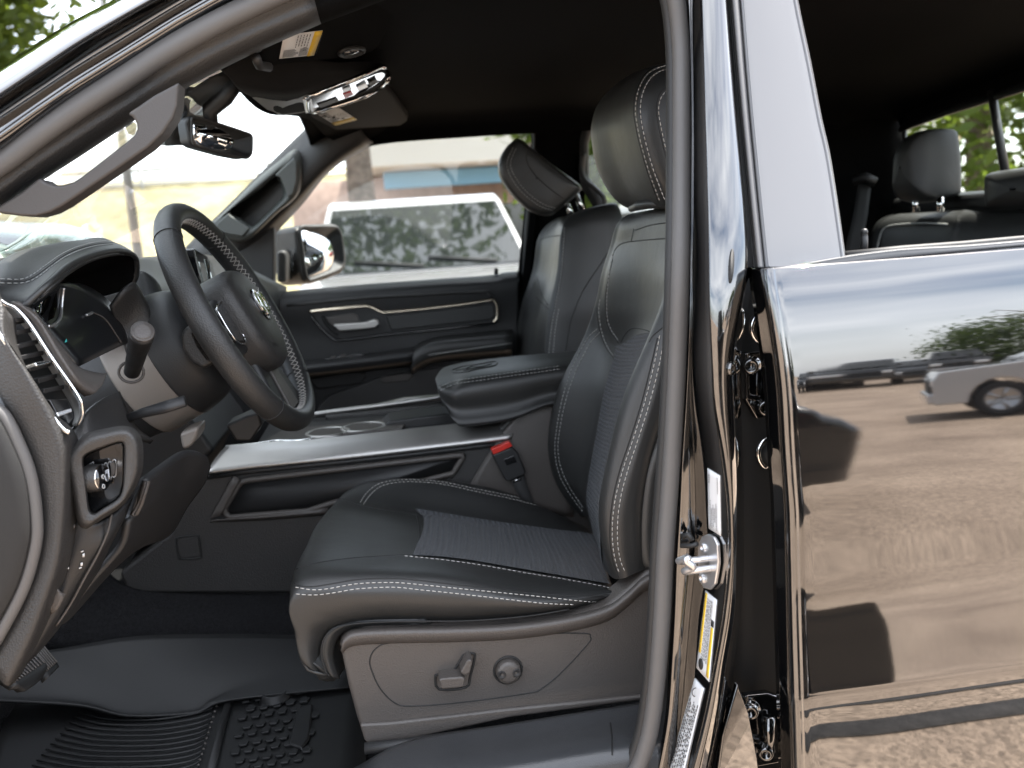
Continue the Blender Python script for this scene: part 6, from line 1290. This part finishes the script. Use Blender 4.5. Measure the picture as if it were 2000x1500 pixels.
def vehicle(name, label, cat, paint, kind, group):
    """front towards -x, base on the ground, origin at its middle"""
    o = thing(name, label, cat, (0, 0, 0), 0, group)
    if kind == 'pickup':
        Ln, W, r = 5.8, 2.0, .40; wx = (-1.85, 1.80)
        side = [(-2.9, .55), (-2.92, .95), (-2.75, 1.16), (-1.35, 1.24), (-1.30, 1.24), (.85, 1.26), (.9, 1.30), (2.85, 1.30), (2.9, 1.1), (2.9, .55)]
        gh_ = [(-1.35, 1.24), (-.62, 1.84), (-.45, 1.90), (.62, 1.92), (.78, 1.86), (.88, 1.26)]
    elif kind == 'suv':
        Ln, W, r = 4.9, 1.94, .37; wx = (-1.45, 1.45)
        side = [(-2.4, .45), (-2.42, .85), (-2.3, 1.02), (-1.15, 1.12), (2.3, 1.14), (2.42, 1.0), (2.42, .45)]
        gh_ = [(-1.2, 1.12), (-.45, 1.68), (-.25, 1.74), (1.75, 1.74), (1.95, 1.66), (2.3, 1.14)]
    else:
        Ln, W, r = 4.7, 1.84, .33; wx = (-1.4, 1.38)
        side = [(-2.3, .35), (-2.34, .65), (-2.2, .82), (-1.0, .95), (1.6, .98), (2.2, .95), (2.33, .8), (2.33, .35)]
        gh_ = [(-1.05, .95), (-.3, 1.38), (-.1, 1.43), (.8, 1.43), (1.0, 1.38), (1.75, .97)]
    hw = W/2
    # lower body, cut over the wheels
    prof = []; bz = side[0][1]-.12
    pts = list(side)
    def arch(xc): return [(xc+r*1.18*math.cos(t), r+r*1.18*math.sin(t)) for t in [math.pi*i/8 for i in range(9)] if True]
    low = [(side[-1][0], bz)]
    for xc in (wx[1], wx[0]):
        a = [q for q in arch(xc) if q[1] > bz-.05]; low += [(xc+r*1.18, bz)]+a+[(xc-r*1.18, bz)]
    low += [(side[0][0], bz)]
    prof = pts+low
    bd = mk('body', prism([V((x, -hw, z)) for x, z in prof], (0, W, 0)), paint, o, bevel=.05, seg=3)
    # greenhouse, narrower at the top
    n = len(gh_); zb = gh_[0][1]; zt = max(q[1] for q in gh_)
    def wd(z): return hw*.965-(z-zb)/(zt-zb)*hw*.17
    vs = [V((x, -wd(z), z)) for x, z in gh_]+[V((x, wd(z), z)) for x, z in gh_]
    fs = [tuple(range(n)), tuple(range(2*n-1, n-1, -1))]+[(i, i+n, (i+1) % n+n, (i+1) % n) for i in range(n)]
    mk('cabin', (vs, fs), paint, o, bevel=.035)
    # side windows
    f = lambda x, z: V((x, 0, z))
    x0, x1 = gh_[0][0], gh_[-1][0]; zt2 = zt-.09; zb2 = zb+.04
    def fx(z): t = (z-zb)/(gh_[1][1]-zb); return x0+(gh_[1][0]-x0)*t
    def rx(z): t = (z-zb)/(gh_[-2][1]-zb); return x1+(gh_[-2][0]-x1)*t
    mids = [.05] if kind != 'suv' else [-.05, .95]
    for s in (-1, 1):
        cuts = [None]+mids+[None]
        for i in range(len(cuts)-1):
            la = cuts[i]; lb = cuts[i+1]
            q = [(fx(zb2)+.16 if la is None else la+.04, zb2), (fx(zt2)+.10 if la is None else la+.04, zt2), (rx(zt2)-.06 if lb is None else lb-.04, zt2), (rx(zb2)-.08 if lb is None else lb-.04, zb2)]
            mk('side_window', prism([V((x, s*(wd(z)+.004), z)) for x, z in q], (0, -s*.012, 0)), VG, o, bevel=.002)
        mk('mirror', box((gh_[0][0]+.22, s*(hw+.10), zb+.08), (.10, .20, .16)), paint, o, bevel=.03)
        for dx in (mids[0]-.25, rx(zb2)-.45): mk('door_handle', box((dx, s*(hw+.012), zb-.12), (.18, .02, .03)), paint, o, bevel=.008)
        mk('headlight', box((side[1][0]+.06, s*(hw-.27), side[1][1]-.06), (.14, .42, .15)), LENS, o, bevel=.03)
        mk('tail_light', box((side[-2][0]-.04, s*(hw-.11), side[-2][1]-.05), (.12, .2, .28)), TAIL, o, bevel=.02)
        for xc in wx: wheel(o, xc, s*(hw-.01), r, .25)
    def slope_glass(nm, a, b, e0, e1):
        A = V((a[0], 0, a[1])); B = V((b[0], 0, b[1])); d = B-A; nrm = V((-d.z, 0, d.x)).normalized()
        if nrm.z < 0: nrm = -nrm
        p0, p1 = A+d*e0, A+d*e1
        q = [p0+V((0, -wd(p0.z)+.05, 0)), p0+V((0, wd(p0.z)-.05, 0)), p1+V((0, wd(p1.z)-.05, 0)), p1+V((0, -wd(p1.z)+.05, 0))]
        return mk(nm, prism([x+nrm*.004 for x in q], -nrm*.012), VG, o, bevel=.002)
    wsg = slope_glass('windscreen', gh_[0], gh_[1], .02, .97)
    slope_glass('rear_window', gh_[-1], gh_[-2], .12, .95)
    for yy in (-.35, .3): mk('wiper', tube([V((gh_[0][0]+.02, yy-.3, zb+.035)), V((gh_[0][0]+.1, yy+.3, zb+.11))], .012, 6), TYRE, o)
    mk('grille', box((side[1][0]-.005, 0, side[1][1]-.16), (.05, W*.52, .28)), TYRE, o, bevel=.02)
    mk('bumper', box((side[0][0]-.03, 0, bz+.14), (.16, W*.97, .22)), RIMM if kind == 'pickup' else paint, o, bevel=.05)
    mk('bumper', box((side[-1][0]+.03, 0, bz+.14), (.16, W*.97, .22)), RIMM if kind == 'pickup' else paint, o, bevel=.05)
    if kind == 'pickup': mk('bed_liner', box((1.88, 0, 1.303), (1.86, W-.3, .012)), TYRE, o)
    return o
def put(o, x, y, deg): o.location = (x, y, 0); o.rotation_euler = (0, 0, math.radians(deg)); return o
def clone(src, label, paint=None, swap=None):
    r = src.copy(); COL.objects.link(r); r['label'] = label
    for ch in list(src.children):
        c = ch.copy(); COL.objects.link(c); c.parent = r
        if paint and c.data.materials[0] is swap:
            c.data = c.data.copy(); c.data.materials[0] = paint
        for g_ in ch.children:
            d = g_.copy(); COL.objects.link(d); d.parent = c
    return r
SILV = vmat('silver vehicle paint', (.48, .48, .49), .3, .3); GREEN = vmat('dark green vehicle paint', (.10, .14, .12)); GREY = vmat('grey vehicle paint', (.26, .26, .27), .3, .4)
BLK = vmat('black vehicle paint', (.008, .008, .008)); REDP = vmat('red vehicle paint', (.35, .02, .015)); WHT = vmat('white vehicle paint', (.72, .72, .72))
pk1 = put(vehicle('pickup_truck', 'silver pickup facing the open window across the cab', 'pickup truck', SILV, 'pickup', None), .38, 9.05, 90)
suv1 = put(vehicle('parked_suv', 'dark green parked estate car beyond the steering wheel', 'suv', GREEN, 'suv', None), -3.75, 5.42, -3)
for c in suv1.children:
    if c.name.startswith('tail_light'): c.data.materials[0] = GREEN
GREYL = vmat('light grey vehicle paint', (.5, .5, .51), .3, .3)
pk2 = put(clone(suv1, 'light grey estate car mirrored large in the rear door panel', GREYL, GREEN), 9.35, -8.85, 28)
sed = put(vehicle('parked_car', 'black car mirrored at the left end of the distant row', 'car', BLK, 'sedan', 'cars mirrored in the door'), 15.2, -31.5, -50)
row = [(clone(suv1, 'black estate car mirrored in the distant row', BLK, GREEN), 17.2, -31.0, -55), (clone(sed, 'black low car mirrored between taller ones in the distant row'), 19.0, -30.4, -60), (clone(pk1, 'black pickup mirrored at the right end of the distant row', BLK, SILV), 20.8, -29.6, -58)]
for o_2, x_, y_, a_ in row: put(o_2, x_, y_, a_); o_2['group'] = 'cars mirrored in the door'; o_2.scale = (1.2, 1.2, 1.2)
rc = put(clone(sed, 'red car seen through the rear window', REDP, BLK), 6.6, 7.2, 60); rc['group'] = 'cars behind the truck'
wc = put(clone(suv1, 'white estate car seen through the rear windows', WHT, GREEN), 3.6, 9.6, 100)
nb = put(clone(sed, 'black car parked close by, mirrored at the front edge of the rear door'), -.04, -3.7, 180); nb.scale = (1, 1, 1.22)
del nb['group']
for c in list(nb.children):
    if c.name.startswith('bumper'): bpy.data.objects.remove(c); continue
    if c.name.startswith('tail_light'): c.data = c.data.copy(); c.data.materials[0] = BLK
# ---- trees
BARK = mat('rough grey bark', (.17, .135, .11), .95, bump=('noise', 18, 1.0, .03), var=.35, varscale=9)
def leafmat(nm, c, c2):
    M = mat(nm, c, .55, var=.4, varscale=1.3); nn = M.node_tree.nodes; ll = M.node_tree.links.new
    o = nn['Material Output']; p = nn['Principled BSDF']; tr = nn.new('ShaderNodeBsdfTranslucent'); tr.inputs[0].default_value = (*c2, 1)
    mxs = nn.new('ShaderNodeMixShader'); mxs.inputs[0].default_value = .6; ll(p.outputs[0], mxs.inputs[1]); ll(tr.outputs[0], mxs.inputs[2]); ll(mxs.outputs[0], o.inputs['Surface']); return M
LEAF = leafmat('bright green leaves', (.07, .12, .025), (.16, .22, .03)); LEAF2 = leafmat('deep green leaves', (.045, .075, .025), (.08, .12, .02))
def tree(label, x, y, h, cz, cr_, n, leaf, lm, trunk_r=.2, seed=1, squash=.8, group='trees round the car park', keep=None):
    rnd = random.Random(seed); o = thing('tree', label, 'tree', (x, y, 0), 0, group)
    tk = [V((0, 0, -.1)), V((rnd.uniform(-.1, .1), rnd.uniform(-.1, .1), h*.3)), V((rnd.uniform(-.2, .2), rnd.uniform(-.2, .2), h*.6)), V((rnd.uniform(-.3, .3), rnd.uniform(-.3, .3), h*.85))]
    tc = curve(tk, 6); g = [tube(tc, [trunk_r*(1.35 if i == 0 else 1-.72*i/len(tc)) for i in range(len(tc))], 12)]
    lim = []
    for k in range(9):
        a = rnd.uniform(0, 6.28); s = tc[int(len(tc)*rnd.uniform(.45, .95))-1]; e = V((math.cos(a), math.sin(a), rnd.uniform(.1, .7)))*cr_*rnd.uniform(.5, .85)
        q = curve([s, s+e*.5+V((0, 0, .12*cr_)), s+e], 4); lim.append((s, s+e)); g.append(tube(q, [trunk_r*.38*(1-.8*i/len(q)) for i in range(len(q))], 7))
    mk('trunk', join(*g), BARK, None, fix=False).parent = o
    # foliage: clumps of leaf-sized faces through the crown's volume
    cl = []
    for k in range(int(26+cr_*7)):
        while True:
            d = V((rnd.uniform(-1, 1), rnd.uniform(-1, 1), rnd.uniform(-1, 1)))
            if .12 < d.length < 1: break
        cl.append((V((d.x*cr_, d.y*cr_, cz+d.z*cr_*squash)), rnd.uniform(.16, .34)*cr_))
    vs = []; fs = []
    for k in range(n):
        c, rr = cl[rnd.randrange(len(cl))]; d = V((rnd.gauss(0, 1), rnd.gauss(0, 1), rnd.gauss(0, .8))); p = c+d*rr*.55
        a = V((rnd.gauss(0, 1), rnd.gauss(0, 1), rnd.gauss(0, .5))).normalized(); bb = a.cross(V((rnd.gauss(0, 1), rnd.gauss(0, 1), rnd.gauss(0, 1)))).normalized(); s = leaf*rnd.uniform(.6, 1.3)
        i = len(vs); vs += [p-a*s, p+bb*s*.45-a*s*.1, p+a*s, p-bb*s*.45-a*s*.1]; fs.append((i, i+1, i+2, i+3))
    mk('crown', (vs, fs), lm, None, smooth=False, fix=False).parent = o
    return o
tree('tall tree whose trunk stands behind the silver pickup', -.12, 12.9, 10, 8.6, 4.8, 30000, .12, LEAF2, .24, 3, .55)
tree('leafy tree showing over the windscreen pillar', -4.5, 9.8, 7, 5.0, 1.9, 22000, .10, LEAF, .22, 5)
tree('broad tree seen through the far rear window', 2.9, 11.0, 4, 2.5, 1.1, 5000, .10, LEAF, .22, 8)
tree('green tree seen through the rear window', 9.0, 12.2, 7, 3.6, 3.6, 12000, .12, LEAF, .25, 9)
tree('bright tree behind the rear window divider', 10.5, 8.6, 7, 3.6, 3.0, 9000, .11, LEAF, .25, 10)
tree('low spreading tree mirrored above the light grey estate car', 27.0, -30.0, 6, 2.6, 5.6, 20000, .16, LEAF2, .3, 11, .42)
tree('distant tree mirrored over the dark cars', 9.0, -46.0, 5, 2.2, 3.2, 7000, .2, LEAF2, .25, 12, .5)
# ---- building with a white canopy and blue band
BW = mat('white canopy boards', (.72, .71, .68), .6, bump=('noise', 20, .1, .003)); BB = mat('blue band', (.18, .38, .58), .5, bump=('noise', 20, .1, .003)); BP = mat('pale pink brick wall', (.46, .34, .29), .85, bump=('noise', 40, .4, .006), var=.15, varscale=6)
bl = thing('building', 'low building with a white canopy above a blue band, behind the tree', 'building', (6, 20, 0))
bpy.context.view_layer.update()
mk('wall', box((5.3, 21, 1.45), (14, 4, 2.9)), BP, bl)
mk('blue_band', box((6.24, 18.2, 2.76), (12.0, .3, .32)), BB, bl, bevel=.02)
mk('canopy', box((6.55, 18.4, 3.9), (13.4, 2.6, 1.9)), BW, bl, bevel=.03)
for i in range(4): mk('window', box((2.5+i*2.6, 18.98, 1.5), (1.5, .06, 1.4)), VG, bl, bevel=.01)
POLEM = mat('grey pole', (.35, .35, .34), .5, .4, bump=('noise', 40, .1, .002))
pole = mesh_obj('lamp_post', join(tube([V((-4.0, 15.6, 0)), V((-4.0, 15.6, 7.2))], [.085, .055], 12), tube([V((-4.0, 15.6, 7.1)), V((-3.3, 15.4, 7.35))], .035, 8)), POLEM); pole['label'] = 'thin grey lamp post beyond the windscreen'; pole['category'] = 'lamp post'
fen = thing('fence', 'long low rail fence along the top of the dry bank', 'fence', (-12, 33, 3.6))
bpy.context.view_layer.update()
for k in range(9): mk('post', box((-28+4*k, 33, 4.1), (.1, .1, 1.3)), POLEM, fen)
for zz in (4.2, 4.7): mk('rail', box((-12, 33, zz), (34, .05, .12)), POLEM, fen)
# thin dark strips laid flat on the gravel beside the truck
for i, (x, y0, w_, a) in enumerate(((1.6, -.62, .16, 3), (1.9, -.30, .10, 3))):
    M = Matrix.Rotation(math.radians(a), 3, 'Z'); mesh_obj('dark_strip', box((x, y0, .004), (3.4, w_, .006), M), STRIPM, kind='structure')
